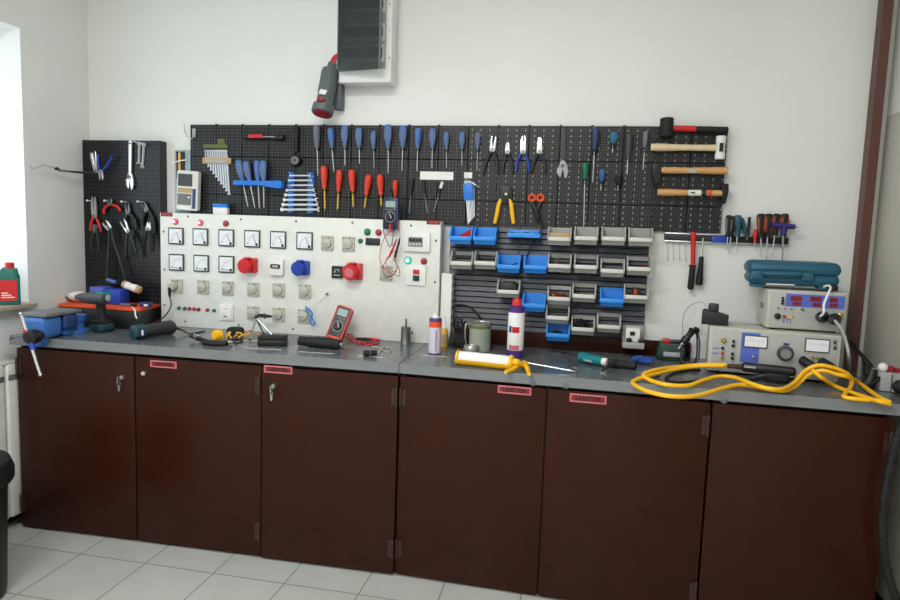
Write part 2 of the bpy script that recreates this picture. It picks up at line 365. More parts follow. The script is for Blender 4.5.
wt1 = worktop('grey worktop carrying the vise and the white control panel', X0-.022, XM-.0015)
wt2 = worktop('grey worktop carrying the yellow cord and the stacked instruments', XM+.0015, XM+3*DW+.052)
for px, py in ((533, 383.5), (566, 386.5), (723, 401)):
    x = A(px, py, -.62).x; y = yf(x)-.010; z = A(px, py, y).z
    G().lathe([(.0115, 0), (.0115, .003), (.0045, .004), (.0045, .006), (0, .006)], (x, y, z+.002), (0, -1, 0), 18).mk('round_clip', 'grip_grey', wt2)
def strip(px0, py0, px1, py1, w=.005, wt=wt1):
    a, b = B(px0, py0), B(px1, py1); d = (b-a).normalized(); q = Vector((-d.y, d.x, 0))*w/2
    G().extz([((a-q).x, (a-q).y), ((b-q).x, (b-q).y), ((b+q).x, (b+q).y), ((a+q).x, (a+q).y)], .9, .9006).mk('white_strip', 'paper', wt)  # thin flat white strip on the worktop surface
for s in ((245, 347.8, 282, 350), (299, 351.7, 334, 353.8), (358, 355.6, 383, 357.6), (241, 340.3, 258, 341)): strip(*s)
for s in ((422, 355.2, 447, 357), (455, 363.6, 487, 367.7)): strip(*s, w=.004, wt=wt2)
za, zb = A(600, 350, -.02), A(691, 343, -.02)
xbs = A(455, 330, -.02).x
G().bx(xbs, zb.x, -.020, -.003, .9005, zb.z, .002).mk('backsplash_board', 'brown_paint', None, 'narrow dark brown board along the wall below the storage bins', 'backsplash')
# ------------------------------------------------------------------ lights
def area(name, loc, size, energy, col, rot=(0, 0, 0)):
    l = bpy.data.lights.new(name, 'AREA'); l.shape = 'RECTANGLE'; l.size, l.size_y = size; l.energy = energy; l.color = col
    o = bpy.data.objects.new(name, l); COL.objects.link(o); o.location = loc; o.rotation_euler = rot; return o
area('ceiling_light', (1.1, -2.1, ZC-.05), (1.3, .5), 36, (1, 1, .985))
area('ceiling_light', (1.1, -4.3, ZC-.05), (1.3, .5), 82, (1, 1, .985))  # unseen lamp behind the camera, added as frontal fill for the lower wall
po = area('window_daylight', (XW-.31, (W0+W1)/2, (WZ0+WZ1)/2), (WZ1-WZ0, W0-W1), 1, (1, 1, 1), (0, PI/2*-1, 0)); po.data.cycles.is_portal = True
w = bpy.data.worlds.new('sky'); scn.world = w; w.use_nodes = True
w.node_tree.nodes['Background'].inputs[0].default_value = (.78, .89, 1, 1); w.node_tree.nodes['Background'].inputs[1].default_value = 2.6
vs = scn.view_settings; vs.view_transform = 'Standard'; vs.look = 'None'; vs.gamma = 1; vs.exposure = .19; vs.use_curve_mapping = False
# ------------------------------------------------------------------ perforated boards
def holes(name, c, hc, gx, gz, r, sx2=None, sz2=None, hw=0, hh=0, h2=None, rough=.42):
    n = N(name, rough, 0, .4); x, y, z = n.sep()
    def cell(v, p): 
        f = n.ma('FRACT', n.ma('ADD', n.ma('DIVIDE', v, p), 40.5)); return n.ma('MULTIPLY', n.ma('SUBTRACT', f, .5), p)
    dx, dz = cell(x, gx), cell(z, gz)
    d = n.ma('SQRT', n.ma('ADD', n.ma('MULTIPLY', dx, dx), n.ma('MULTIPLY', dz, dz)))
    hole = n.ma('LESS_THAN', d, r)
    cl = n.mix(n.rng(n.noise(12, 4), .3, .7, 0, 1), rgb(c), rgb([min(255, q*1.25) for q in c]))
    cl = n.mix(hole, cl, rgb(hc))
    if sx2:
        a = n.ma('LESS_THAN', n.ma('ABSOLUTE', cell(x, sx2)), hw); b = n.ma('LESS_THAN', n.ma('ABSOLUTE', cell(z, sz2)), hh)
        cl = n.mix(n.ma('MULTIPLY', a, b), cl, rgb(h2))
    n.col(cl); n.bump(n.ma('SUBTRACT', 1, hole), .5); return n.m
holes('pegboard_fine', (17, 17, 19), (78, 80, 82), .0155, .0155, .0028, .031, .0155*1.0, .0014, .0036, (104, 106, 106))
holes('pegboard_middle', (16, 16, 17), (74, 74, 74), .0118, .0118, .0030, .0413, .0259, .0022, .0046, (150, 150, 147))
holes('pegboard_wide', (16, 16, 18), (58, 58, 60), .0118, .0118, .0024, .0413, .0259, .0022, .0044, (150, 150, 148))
PF = -.022                                              # front face of the big pegboard
p0, p1, p2 = A(190, 124, PF), A(728.5, 127, PF), A(720.5, 233.5, PF)
PX0, PX1, PZ1, PZ0 = p0.x, p1.x, (p0.z+p1.z)/2, p2.z
pb = T('pegboard', 'long black tool pegboard of plastic tiles on the back wall', 'pegboard', ((PX0+PX1)/2, PF/2, PZ0))
xa, xb = A(467, 180, PF).x, A(654, 180, PF).x
rows = [PZ0, A(560, 203, PF).z, A(560, 161, PF).z, PZ1]
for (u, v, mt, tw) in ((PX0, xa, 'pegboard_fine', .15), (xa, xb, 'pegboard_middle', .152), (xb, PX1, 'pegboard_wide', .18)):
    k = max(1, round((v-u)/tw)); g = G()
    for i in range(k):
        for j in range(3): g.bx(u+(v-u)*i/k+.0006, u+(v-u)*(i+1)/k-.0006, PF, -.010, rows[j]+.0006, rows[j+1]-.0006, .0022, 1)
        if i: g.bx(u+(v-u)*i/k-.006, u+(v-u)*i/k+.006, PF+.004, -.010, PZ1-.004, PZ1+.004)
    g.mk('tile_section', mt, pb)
for z in (PZ0+.05, PZ1-.06): G().bx(PX0+.03, PX1-.03, -.011, -.0015, z-.012, z+.012).mk('mounting_rail', 'dark_steel', pb)
# smaller steel board in the corner, folded edges
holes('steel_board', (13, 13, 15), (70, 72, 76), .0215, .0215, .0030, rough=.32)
LY = -.060; q0, q1 = A(82, 140, LY), A(159.5, 139.5, LY); LX0, LX1, LZ1 = max(q0.x, XW+.004), q1.x, q0.z
LZ0 = .903
lb = T('steel_tool_board', 'small black perforated steel tool board in the room corner', 'tool board', ((LX0+LX1)/2, LY/2, LZ0))
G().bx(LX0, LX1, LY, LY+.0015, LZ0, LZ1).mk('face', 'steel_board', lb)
g = G(); t = .0015
for a in ((LX0, LX0+t, LY+.001, -.002, LZ0, LZ1), (LX1-t, LX1, LY+.001, -.002, LZ0, LZ1), (LX0, LX1, LY+.001, -.002, LZ1-t, LZ1), (LX0, LX1, LY+.001, -.002, LZ0, LZ0+t)): g.bx(*a)
g.mk('folded_edge', 'black_board', lb)
def peg(px, py, mt='black_plastic', board=None, Y=None, ln=.045):
    Y = PF if Y is None else Y; p = A(px, py, Y)
    g = G(); g.tube([p+Vector((0, .002, 0)), p+Vector((0, -ln*.7, 0)), p+Vector((0, -ln*.95, .003)), p+Vector((0, -ln, .010))], .0022, 8, 4)
    g.box(p+Vector((0, -.001, -.004)), (.012, .004, .022), None, .001); g.mk('peg', mt, board or pb)
for q in ((93, 201), (110, 201), (127, 202), (143, 202)): 
    p = A(q[0], q[1], LY); g = G(); g.cyl(p+Vector((0, .001, 0)), p+Vector((0, -.04, 0)), .0025); g.sph(p+Vector((0, -.042, 0)), .0062, 12); g.mk('peg', 'white_plastic', lb)
# ------------------------------------------------------------------ hand tools
def screwdriver(a, b, hl, hw, hm, label, group, collar=None, shaft='steel', sr=.0026, stripe=None, name='screwdriver', Y=None, clip=True, tipm=None, flatk=1, board=None):
    # a: pixel of the handle end, b: pixel of the blade tip, hl: handle share of the length, hw: handle width (m)
    Yc = (PF if Y is None else Y)-hw/2*flatk-.0006
    P, Q = A(a[0], a[1], Yc), A(b[0], b[1], Yc); d = (Q-P); L = d.length; d.normalize(); h = hl*L; R = hw/2
    r = T(name, label, 'screwdriver', P, group)
    pr = [(0, 0), (R*.62, .001), (R*.86, h*.05), (R*.98, h*.14), (R, h*.32), (R*.93, h*.55), (R*.74, h*.74), (R*.6, h*.82), (R*.72, h*.88)]
    hd = G().lathe(pr+([(R*.66, h)] if not collar else [(R*.66, h*.885)]), P, d, 18).mk('handle', hm, r)
    if stripe:
        w = d.cross(Vector((0, 1, 0))).normalized(); g = G()
        for s in (-1, 1): g.tube([P+d*(h*k)+w*s*R*f*.62+Vector((0, -R*.5*f, 0)) for k, f in ((.1, .9), (.3, 1), (.55, .95), (.78, .72))], [R*.22, R*.42, R*.40, R*.2], 8, 3)
        g.mk('grip_strip', stripe, hd)
    g = G(); g.cyl(P+d*(h*.04)+Vector((0, -R*.9, 0)), P+d*(h*.04)+Vector((0, -R*.2, 0)), R*.2, n=10)
    if collar: G().lathe([(R*.70, h*.885), (R*.66, h*.93), (R*.52, h)], P, d, 16).mk('collar', collar, r)
    s = G().lathe([(sr, h*.97), (sr, L*.93), (sr*.9, L*.965), (sr*.45, L)], P, d, 12); s.mk('blade', shaft, r)
    if tipm: G().lathe([(sr*1.02, L*.95), (sr*.9, L*.98), (sr*.4, L)], P, d, 12).mk('tip', tipm, r)
    g.bm.free()
    if clip:
        c = P+d*(h+.0085); g = G(); g.ring((c.x, Yc, c.z), d, max(sr*2.6, .0065), .0022, 16, 6); yb_ = PF if Y is None else Y; ya_ = Yc+max(sr*2.6, .0065)+.0005
        if yb_-ya_ > .001: g.box((c.x, (ya_+yb_)/2, c.z), (.008, yb_-ya_+.001, .012))
        g.mk('clip', 'black_plastic', board or pb)
    return r
SG = 'blue screwdrivers on the top row of the pegboard'
ordn = ['first', 'second', 'third', 'fourth', 'fifth', 'sixth', 'seventh', 'eighth', 'ninth', 'tenth', 'eleventh', 'twelfth', 'thirteenth']
row = [((316.5, 125.5), (318, 176), .44, .034, 'grip_grey'), ((330.5, 128), (334, 172), .44, .033, 'grip_blue'), ((345, 125.5), (345, 166), .52, .034, 'grip_blue'), ((359, 128), (359.5, 164), .53, .033, 'grip_blue'),
       ((373.5, 131), (374, 168), .47, .026, 'grip_blue'), ((388.3, 124.5), (388.3, 173.5), .47, .037, 'grip_blue'), ((403.5, 125.8), (402, 171), .48, .035, 'grip_blue'), ((418.4, 128.3), (417, 171.5), .46, .033, 'grip_blue'),
       ((433, 128.5), (432, 168.5), .49, .032, 'grip_blue'), ((446.4, 131.6), (446.6, 168.5), .46, .026, 'grip_blue'), ((462.3, 132), (461.8, 166), .49, .027, 'grip_blue'), ((478, 132.5), (477, 171), .43, .025, 'grip_grey')]
how = ['grey screwdriver with long blade, first in the long row', 'blue screwdriver with slanting blade', 'large blue and grey screwdriver with medium blade', 'blue and grey screwdriver with the shortest blade', 'small slim blue screwdriver between two larger ones',
       'biggest blue screwdriver with thick handle, reaching the board rim', 'big blue and grey screwdriver beside the biggest one', 'plain blue screwdriver above the white label strip', 'blue and grey screwdriver over the end of the white label', 'small slim blue screwdriver above the white label end', 'small pale blue screwdriver above the hex key holder', 'small grey-blue screwdriver next to the black pliers']
for i, (a, b, hl, hw, hm) in enumerate(row):
    screwdriver(a, b, hl, hw, hm, how[i]+(', %s along' % ordn[i] if 0 < i < 9 else ''), SG, 'grip_grey', stripe='grip_grey' if hm == 'grip_blue' and i not in (1, 7) else ('grip_blue' if i == 11 else None), sr=.0026 if hw > .03 else .0018)
RG = 'insulated red screwdrivers'
how = ['largest red insulated screwdriver, next to the blue spanner rack', 'slim red insulated screwdriver with yellow shaft, second along', 'plump red insulated screwdriver in the middle of its row', 'red insulated screwdriver leaning, yellow shaft slanting to the meter', 'red insulated screwdriver above the blue meter, shaft short', 'smallest red insulated screwdriver, shaft behind the blue hanging meter']
for i, (a, b, hl, hw) in enumerate([((324, 165.5), (325, 211), .50, .034), ((339.6, 170), (337.5, 211), .51, .031), ((351.6, 169.5), (353.5, 208.5), .55, .034), ((369, 174.5), (364.5, 209), .59, .033), ((380, 174.5), (381.5, 207), .62, .033), ((395.5, 180), (394.8, 203), .72, .026)]):
    screwdriver(a, b, hl, hw, 'orange_red', how[i], RG, shaft='tip_yellow', sr=.0042 if i < 5 else .003, tipm='dark_steel')
for i, (a, b, hm, lb_, hl) in enumerate([((412.5, 178), (409, 213), 'black_plastic', 'thin black precision screwdriver nearest the red ones', .52), ((423, 181), (427.5, 213), 'black_plastic', 'thin black precision screwdriver below the white label, in a middle place', .42), ((442.5, 182), (433.5, 212), 'black_plastic', 'slanting black precision screwdriver with white cap', .42)]):
    r = screwdriver(a, b, hl, .018 if i < 2 else .013, hm, lb_, 'black precision screwdrivers', sr=.0014)
    if i == 2:
        Yc = PF-.0068; P, Q = A(442.5, 182, Yc), A(433.5, 212, Yc); d = (Q-P).normalized(); G().cyl(P-d*.001, P+d*.032, .0075, n=14, b_=.002).mk('cap', 'white_plastic', r)
# the mixed ones further along
screwdriver((585.3, 162.5), (583.7, 228), .28, .034, 'green_plastic', 'long-bladed green screwdriver with knobbly handle', 'mixed screwdrivers', 'black_plastic', stripe='dark_green')
screwdriver((595.8, 127), (592.6, 183), .45, .036, 'navy', 'dark navy screwdriver with thick handle and long blade', 'mixed screwdrivers', 'black_plastic', stripe='black_plastic', sr=.003)
screwdriver((614.3, 131.5), (612.3, 153), .66, .032, 'stub_blue', 'stubby blue screwdriver in the upper row near the mallets', 'mixed screwdrivers', 'black_plastic', stripe='teal_plastic', sr=.003)
screwdriver((602.6, 169), (600.8, 191), .66, .031, 'stub_blue', 'stubby blue screwdriver in the lower row beside the green one', 'mixed screwdrivers', 'black_plastic', stripe='navy', sr=.003)
screwdriver((619.2, 176), (617.6, 191), .66, .036, 'black_rubber', 'stubby all-black screwdriver in the lower row', 'mixed screwdrivers', None, sr=.003)
screwdriver((629.5, 134), (627, 175), .58, .032, 'dark_grey_plastic', 'dark grey screwdriver with bright blade, upper row', 'mixed screwdrivers', None, sr=.003)
screwdriver((646, 131), (643, 170), .48, .024, 'grip_grey', 'thin grey-handled screwdriver nearest the wooden mallet', 'mixed screwdrivers', 'black_plastic', sr=.0026)
def pliers(tip, piv, ends, mj, mh, label, group=None, Y=None, open_=.010, hr=.0075, jw=.013, cat='pliers', bow=.35, name='pliers', ch=None, cuff=None, spring=False):
    Yc = (PF if Y is None else Y)-.011
    Pt, Pv = A(tip[0], tip[1], Yc), A(piv[0], piv[1], Yc); E = [A(e[0], e[1], Yc) for e in ends]
    r = T(name, label, cat, Pv, group); d = (Pt-Pv); L = d.length; d.normalize(); w = Vector((d.z, 0, -d.x))
    if w.dot(E[1]-E[0]) < 0: w = -w
    for s, e in ((-1, E[0]), (1, E[1])):
        s2 = s
        o = [Pv-w*s2*jw*.35-d*.010, Pv+w*s2*jw*.9-d*.006, Pv+w*s2*jw*1.0+d*L*.22, Pv+w*(s2*(jw*.55+open_/2))+d*L*.7, Pv+w*(s2*(jw*.22+open_/2))+d*L, Pv+w*(s2*open_/2)+d*L, Pv+w*(s2*open_*.3)+d*L*.35, Pv-w*s2*jw*.2+d*L*.12]
        G().ext([(p.x, p.z) for p in o], Yc-.005+.0012*s, Yc+.005+.0012*s, .0012).mk('jaw', mj, r)
        c0 = Pv+w*s2*jw*.55-d*.006; l = (e-Pv).length; mid = Pv*.5+e*.5+w*s2*bow*jw*1.6
        pts = [c0, Pv*.8+e*.2+w*s2*bow*jw*1.2, mid, Pv*.2+e*.8+w*s2*bow*jw*.9, e]
        G().tube(pts, [hr*.7, hr*.95, hr*1.05, hr, hr*.75], 12, 5).mk('handle', mh, r)
        if cuff: G().sph(c0-d*.012+w*s2*jw*.35, (hr*1.3, hr*.9, hr*1.6), 10).mk('thumb_guard', cuff, r)
    G().cyl(Pv+Vector((0, -.008, 0)), Pv+Vector((0, .007, 0)), jw*.55, n=18, b_=.001).mk('pivot', 'dark_steel' if mj != 'black_plastic' else 'steel', r)
    return r
PG = 'pliers along the top of the pegboard'
pliers((494, 136), (492.5, 150), ((483, 174), (498, 173)), 'bright_steel', 'black_handle_green', 'wide-open black-handled combination pliers nearest the blue screwdrivers', PG, open_=.014, cuff='black_plastic')
pliers((508, 142.5), (507.5, 152), ((503, 173), (512.5, 173)), 'bright_steel', 'black_handle_green', 'small black pliers with short bright jaws beside the blue pair', PG, open_=.006, hr=.0065, jw=.011, cuff='black_plastic')
pliers((523.7, 135.5), (523, 152), ((516.5, 171), (528.5, 172)), 'bright_steel', 'deep_blue', 'long-nose pliers with blue handles', PG, open_=.007, hr=.0062, bow=.55)
pliers((539.7, 137), (539.5, 152), ((531.5, 173), (545, 173.5)), 'bright_steel', 'black_handle_green', 'black-handled round-jaw pliers beside the adjustable wrench', PG, open_=.004, bow=.45, cuff='black_plastic')
# steel corner board pliers
LG = 'pliers on the steel corner board'
kw = dict(Y=LY-.003)
pliers((93.5, 197), (94.5, 216), ((90.5, 231), (101, 232)), 'cable_grey', 'red_plastic', 'long-nose pliers with red handles hanging at the board edge', LG, hr=.007, **kw)
pliers((95.5, 233), (95, 226), ((91.5, 250), (99, 251)), 'grip_grey', 'black_handle_green', 'small dark green pliers below the red long-nose pair', LG, hr=.006, open_=.002, Y=LY-.022)
pliers((110, 198), (110.5, 204), ((104.5, 214), (120, 211.5)), 'dark_steel', 'red_plastic', 'red-handled cutters with spread handles', LG, hr=.0075, bow=.9, **kw)
pliers((127.5, 203), (128.5, 213), ((127.5, 229), (136, 230)), 'dark_steel', 'black_handle_green', 'black pliers hanging beside the red cutters', LG, hr=.0085, bow=.8, **kw)
pliers((143, 202), (147, 210), ((143, 228), (154, 233)), 'dark_steel', 'black_handle_green', 'black pliers with wide handles on the outermost white peg', LG, hr=.0085, bow=.8, **kw)
pliers((104.5, 221.5), (109.5, 228), ((107, 292), (127, 284)), 'bright_steel', 'black_handle_green', 'water-pump pliers with bright jaws and very long black handles', LG, open_=.018, hr=.0075, jw=.016, bow=.1, Y=LY-.024)
pliers((122.5, 220), (128, 231), ((126, 256), (137, 257)), 'bright_steel', 'black_handle_green', 'pliers with slim bright open jaws and dark handles', LG, open_=.022, hr=.0085, jw=.011, Y=LY-.022)
pliers((149, 222), (148.5, 229), ((144, 251), (153, 251)), 'bright_steel', 'black_rubber', 'small black pliers with bright notched jaws, at the board rim', LG, open_=.004, hr=.0085, jw=.014, Y=LY-.022)
pliers((91.5, 152.5), (96, 171), ((92, 153), (95.5, 152)), 'cable_grey', 'bright_steel', 'all-steel pliers clamped on the hook tool', 'steel corner board tools', hr=.0048, jw=.010, bow=.2, **kw)
pliers((102, 180), (101, 172), ((98.5, 154), (112, 156)), 'bright_steel', 'deep_blue', 'blue-handled pliers hanging by the handles', LG, hr=.006, jw=.012, bow=.5, Y=LY-.02)
def ring_poly(c, r, n=18): return circ(c[0], c[1], r, n)
def adj_wrench(a, b, w, mt, label, Y=None, flip=1, mh=None):
    Yf = (PF if Y is None else Y); P, Q = A(a[0], a[1], Yf-.006), A(b[0], b[1], Yf-.006); d = (Q-P); L = d.length; d.normalize(); s = Vector((d.z, 0, -d.x))*flip
    f = lambda t, k: ((P+d*(L*t)+s*(w*k)).x, (P+d*(L*t)+s*(w*k)).z)
    r = T('adjustable_wrench', label, 'wrench', P)
    G().ext([f(-.03, -.25), f(-.03, .25), f(0, .42), f(.05, .42), f(.6, .30), f(.66, .34), f(.66, -.34), f(.6, -.30), f(.05, -.42), f(0, -.42)], Yf-.011, Yf-.001, .0015).mk('handle', mh or mt, r)
    G().ext([f(.63, -.32), f(.63, .32), f(.72, .75), f(.80, .95), f(.88, .95), f(1.0, .75), f(1.0, .35), f(.88, .28), f(.82, .1), f(.78, -.62), f(.72, -.62)], Yf-.014, Yf-.001, .0015).mk('fixed_jaw', mt, r)
    G().ext([f(.775, -.62), f(.80, -.1), f(.845, -.05), f(.97, -.22), f(.985, -.45), f(.9, -.95), f(.83, -1.0), f(.775, -.9)], Yf-.0135, Yf-.001, .0012).mk('sliding_jaw', mt, r)
    c = P+d*(L*.735)+s*(w*-.05); G().cyl(c-s*.007+Vector((0, -.005, 0)), c+s*.007+Vector((0, -.005, 0)), .0085, n=14).mk('adjusting_screw', 'dark_steel', r)
    G().cyl(P+d*(L*.035)+Vector((0, -.0062, 0)), P+d*(L*.035)+Vector((0, .0045, 0)), w*.2, n=16).mk('hang_hole', 'black_plastic', r)
    return r
adj_wrench((564, 131), (562.3, 178), .026, 'cable_grey', 'adjustable wrench with dark handle and grey open jaws pointing down', flip=-1, mh='dark_grey_plastic')
adj_wrench((130.5, 142), (130.5, 189.5), .022, 'bright_steel', 'bright chrome adjustable wrench on the steel corner board', Y=LY-.004, flip=-1)
def spanner(P, Q, w, mt='steel', name='part', parent=None, y0=0, y1=.006):
    d = (Q-P); L = d.length; d.normalize(); s = Vector((d.z, 0, -d.x)); f = lambda t, k: ((P+d*t+s*k).x, (P+d*t+s*k).z)
    R = w*1.15
    o = [f(R*.6, -w*.4), f(L-R*.6, -w*.4)]+[f(L+R*math.sin(a)*1.0, -R*math.cos(a)) for a in [PI*k/10 for k in range(3)]]+[f(L+R*.55, -R*.5), f(L+R*.1, -R*.35), f(L+R*.1, R*.35), f(L+R*.55, R*.5)]+[f(L+R*math.sin(a), -R*math.cos(a)) for a in [PI*k/10 for k in range(8, 11)]]+[f(L-R*.6, w*.4), f(R*.6, w*.4)]
    o += [f(-R*.9*math.sin(a), R*.95*math.cos(a)) for a in [PI*k/10 for k in range(11)]]
    return G().ext(o, y0, y1, .0008).mk(name, mt, parent)
for a, b, lb_ in (((139.5, 144), (139, 163), 'grey combination spanner hanging beside the chrome wrench'), ((144, 145), (142.5, 167), 'second grey combination spanner, behind the shorter one')):
    P, Q = A(*a, LY-.004), A(*b, LY-.004); r = T('combination_spanner', lb_, 'spanner', P, 'spanners on the steel corner board')
    spanner(P, Q, .011, 'cable_grey', 'shank', r, P.y-.004, P.y+.003)
    g = G(); g.ring(P+Vector((0, 0, 0)), (0, 1, 0), .009, .003); g.mk('ring_end', 'cable_grey', r)
p = A(136, 141.8, LY); q = A(147, 144.5, LY); tag(G().tube([p, p+Vector((0, -.03, 0)), q+Vector((0, -.03, -.002)), q+Vector((0, -.036, .006))], .0022, 8, 2).mk('hook_rail', 'steel', lb))
# hook tool sticking out toward the window wall
P, Q = AX(30, 168, XW+.03), A(93, 173.5, LY-.012); d = (Q-P)
r = T('hook_tool', 'long grey rod with bent hook sticking out over the corner wall', 'hook tool', Q)
G().tube([P+d*.55, P+d*.68, P+d*.8, Q], [.0035, .0055, .0062, .006], 12, 2).mk('rod', 'dark_grey_plastic', r)
G().tube([P+d*.0+Vector((0, 0, .012)), P+d*.02+Vector((0, 0, .000)), P+d*.1+Vector((0, 0, .004)), P+d*.18+Vector((0, 0, .020)), P+d*.26+Vector((0, 0, .017)), P+d*.56], .0022, 8, 5).mk('hook', 'steel', r)
G().sph(P+d*.40+Vector((0, 0, .008)), (.014, .008, .008), 12).mk('bead', 'black_plastic', r)
G().cyl(P+d*.44, P+d*.60, .0055, .0045).mk('ferrule', 'grip_grey', r)
# ------------------------------------------------------------------ pegboard: small clips, holders and cards
p = A(189, 134, PF); r = T('wire_hook', 'bent grey wire hook at the upper end of the pegboard', 'hook', p)
a, b, c, d_ = A(184, 123, PF-.02), A(186, 134, PF-.03), A(190, 139, PF-.03), A(194, 137, PF-.012)
G().tube([a, A(184.5, 129, PF-.025), b, c, d_], .0032, 8, 5).mk('wire', 'steel', r)
p = A(195, 132.5, PF); G().bx(p.x-.008, p.x+.008, PF-.014, PF+.001, p.z-.026, p.z+.018, .002).mk('bracket', 'cable_grey', r)
# spanner set on cards
r = T('spanner_set', 'fan of ten small spanners held by a yellow and green card holder', 'spanner set', A(217, 170, PF))
u, v = A(203, 149, PF), A(229, 144, PF); 
u1, v1 = A(203, 148.5, PF-.012), A(227.5, 144.3, PF-.012); G().bx(u1.x, v1.x, PF-.014, PF-.0004, A(215, 148.5, PF).z, A(215, 144.6, PF).z, .002).mk('top_clip', 'olive_card', r)
u1, v1 = A(216.5, 144, PF-.012), A(224, 138.5, PF-.012); G().bx(u1.x, v1.x, PF-.006, PF-.0004, u1.z-.002, v1.z, .003).mk('hang_tab', 'olive_card', r)
for i in range(10):
    t = i/9; P = A(205.5+20.5*t, 150.8+.3*t, PF-.006); Q = A(205.8+23.4*t, 163+31*t, PF-.006); s = spanner(P, Q, .0052+.0026*t, 'steel', 'spanner', r, PF-.007, PF-.001)
u1, v1 = A(202.5, 163.5, PF-.012), A(231, 158, PF-.012); G().bx(u1.x, v1.x, PF-.013, PF-.0075, u1.z, v1.z, .0015).mk('band', 'tan_card', r)
u1, v1 = A(206, 162.2, PF-.014), A(226, 159.5, PF-.014); G().bx(u1.x, v1.x, PF-.0138, PF-.012, u1.z, v1.z).mk('band_label', 'cable_grey', r)
# red and black tool lying level
r = T('torque_handle', 'red and black handled tool clipped level high on the pegboard', 'tool', A(265, 137, PF))
P, Q = A(243, 136.5, PF-.016), A(284, 137.5, PF-.016); d = Q-P
G().lathe([(.008, 0), (.0145, .01), (.0155, d.length*.3), (.0135, d.length*.55), (.010, d.length*.62), (.010, d.length*.78), (.0155, d.length*.82), (.0158, d.length*.95), (.010, d.length)], P, d, 18).mk('body', 'black_plastic', r)
u1, v1 = A(248.5, 138, PF-.03), A(262.5, 134.2, PF-.03); G().bx(u1.x, v1.x, PF-.0335, PF-.012, u1.z, v1.z, .003).mk('red_label', 'cord_red', r)
P, Q = A(263, 136.8, PF-.029), A(275, 137, PF-.029); G().cyl(P, Q, .003).mk('steel_shaft', 'steel', r)
# black strap wrench
r = T('strap_wrench', 'black wrench with round grey-blue drum head pointing down', 'wrench', A(296, 160, PF))
P, Q = A(297.5, 127, PF-.012), A(296, 152, PF-.012); G().tube([P, P*.5+Q*.5, Q], [.009, .010, .012], 12, 3).mk('handle', 'black_rubber', r)
c = A(296, 160.5, PF-.013); G().lathe([(0, 0), (.025, .0), (.028, .004), (.028, .02), (.024, .026), (.010, .027), (.008, .030), (0, .030)], c+Vector((0, .0125, 0)), (0, -1, 0), 24).mk('drum', 'black_plastic', r)
G().lathe([(.019, 0), (.019, .002), (.006, .004), (0, .004)], c+Vector((0, -.0135, -.001)), (0, -1, 0), 20).mk('drum_face', 'grip_grey', r)
# blue T-bar holder with four screwdrivers
u1, v1 = A(235, 186.5, PF-.03), A(283, 181.5, PF-.03)
r = T('screwdriver_holder', 'bright blue plastic holder bar carrying four screwdrivers', 'holder', ((u1.x+v1.x)/2, PF, u1.z))
g = G(); g.bx(u1.x, A(267, 184, PF-.03).x, PF-.052, PF-.0004, u1.z+.006, v1.z, .003); g.ext([(A(266, 184, PF-.03).x, u1.z+.004), (A(266, 184, PF-.03).x, v1.z), (A(281, 184, PF-.03).x, v1.z+.004), (v1.x, v1.z-.004), (v1.x, u1.z-.003), (A(279, 184, PF-.03).x, u1.z-.006)], PF-.05, PF-.002, .002)
g.mk('bar', 'bright_blue', r)
HG = 'screwdrivers standing in the blue holder'
for i, (a, b, lb_) in enumerate([((238.5, 160), (248, 207), 'blue screwdriver leaning at the end of the blue holder'), ((245.8, 161), (255, 208), 'grey-blue screwdriver leaning beside the first in the blue holder'), ((257, 160.5), (259.5, 208.5), 'upright blue screwdriver in the blue holder'), ((263.5, 160.5), (264, 208), 'upright blue-grey screwdriver, innermost in the blue holder')]):
    screwdriver(a, b, .47, .034, 'grip_blue', lb_, HG, 'grip_grey', stripe='grip_grey' if i != 2 else None, Y=PF-.012, clip=False, sr=.003)
# open-end spanner set with blue holder strips
r = T('spanner_rack', 'stack of eight level spanners between two blue plastic strips', 'spanner rack', A(299, 192, PF))
for i in range(8):
    t = i/7; y = 175.5+34.0*t; hw = 8.8+8.2*t
    P, Q = A(299.5-hw, y, PF-.012), A(301.5+hw, y, PF-.012); spanner(P, Q, .0065+.004*t, 'steel', 'spanner', r, PF-.015, PF-.009)
for a, b, c_ in ((288.3, 294.0, 0), (308.0, 313.5, 0)):
    g = G(); x0, x1 = A(a, 190, PF-.012).x, A(b, 190, PF-.012).x; z0, z1 = A(300, 212, PF-.012).z, A(300, 172.5, PF-.012).z
    g.bx(x0, x1, PF-.008, PF-.0004, z0, z1, .002)
    for i in range(9):
        zz = A(300, 175.5+34*(i/7)-2.4, PF-.012).z; 
        if zz > z0: g.bx(x0+.001, x1-.001, PF-.022, PF-.006, zz-.0035, zz+.0035, .0015)
    g.mk('holder_strip', 'bright_blue', r)
# labels and small box
for a, b, lb_ in (((420, 179.5), (453.5, 172), 'long white paper label on the pegboard'), ((464, 178.2), (472.2, 172.4), 'short white paper label above the hex keys')):
    u1, v1 = A(*a, PF), A(*b, PF); G().bx(u1.x, v1.x, PF-.0015, PF-.0004, u1.z, v1.z).mk('paper_label', 'paper', None, lb_, 'label', 'blank labels on the pegboard')
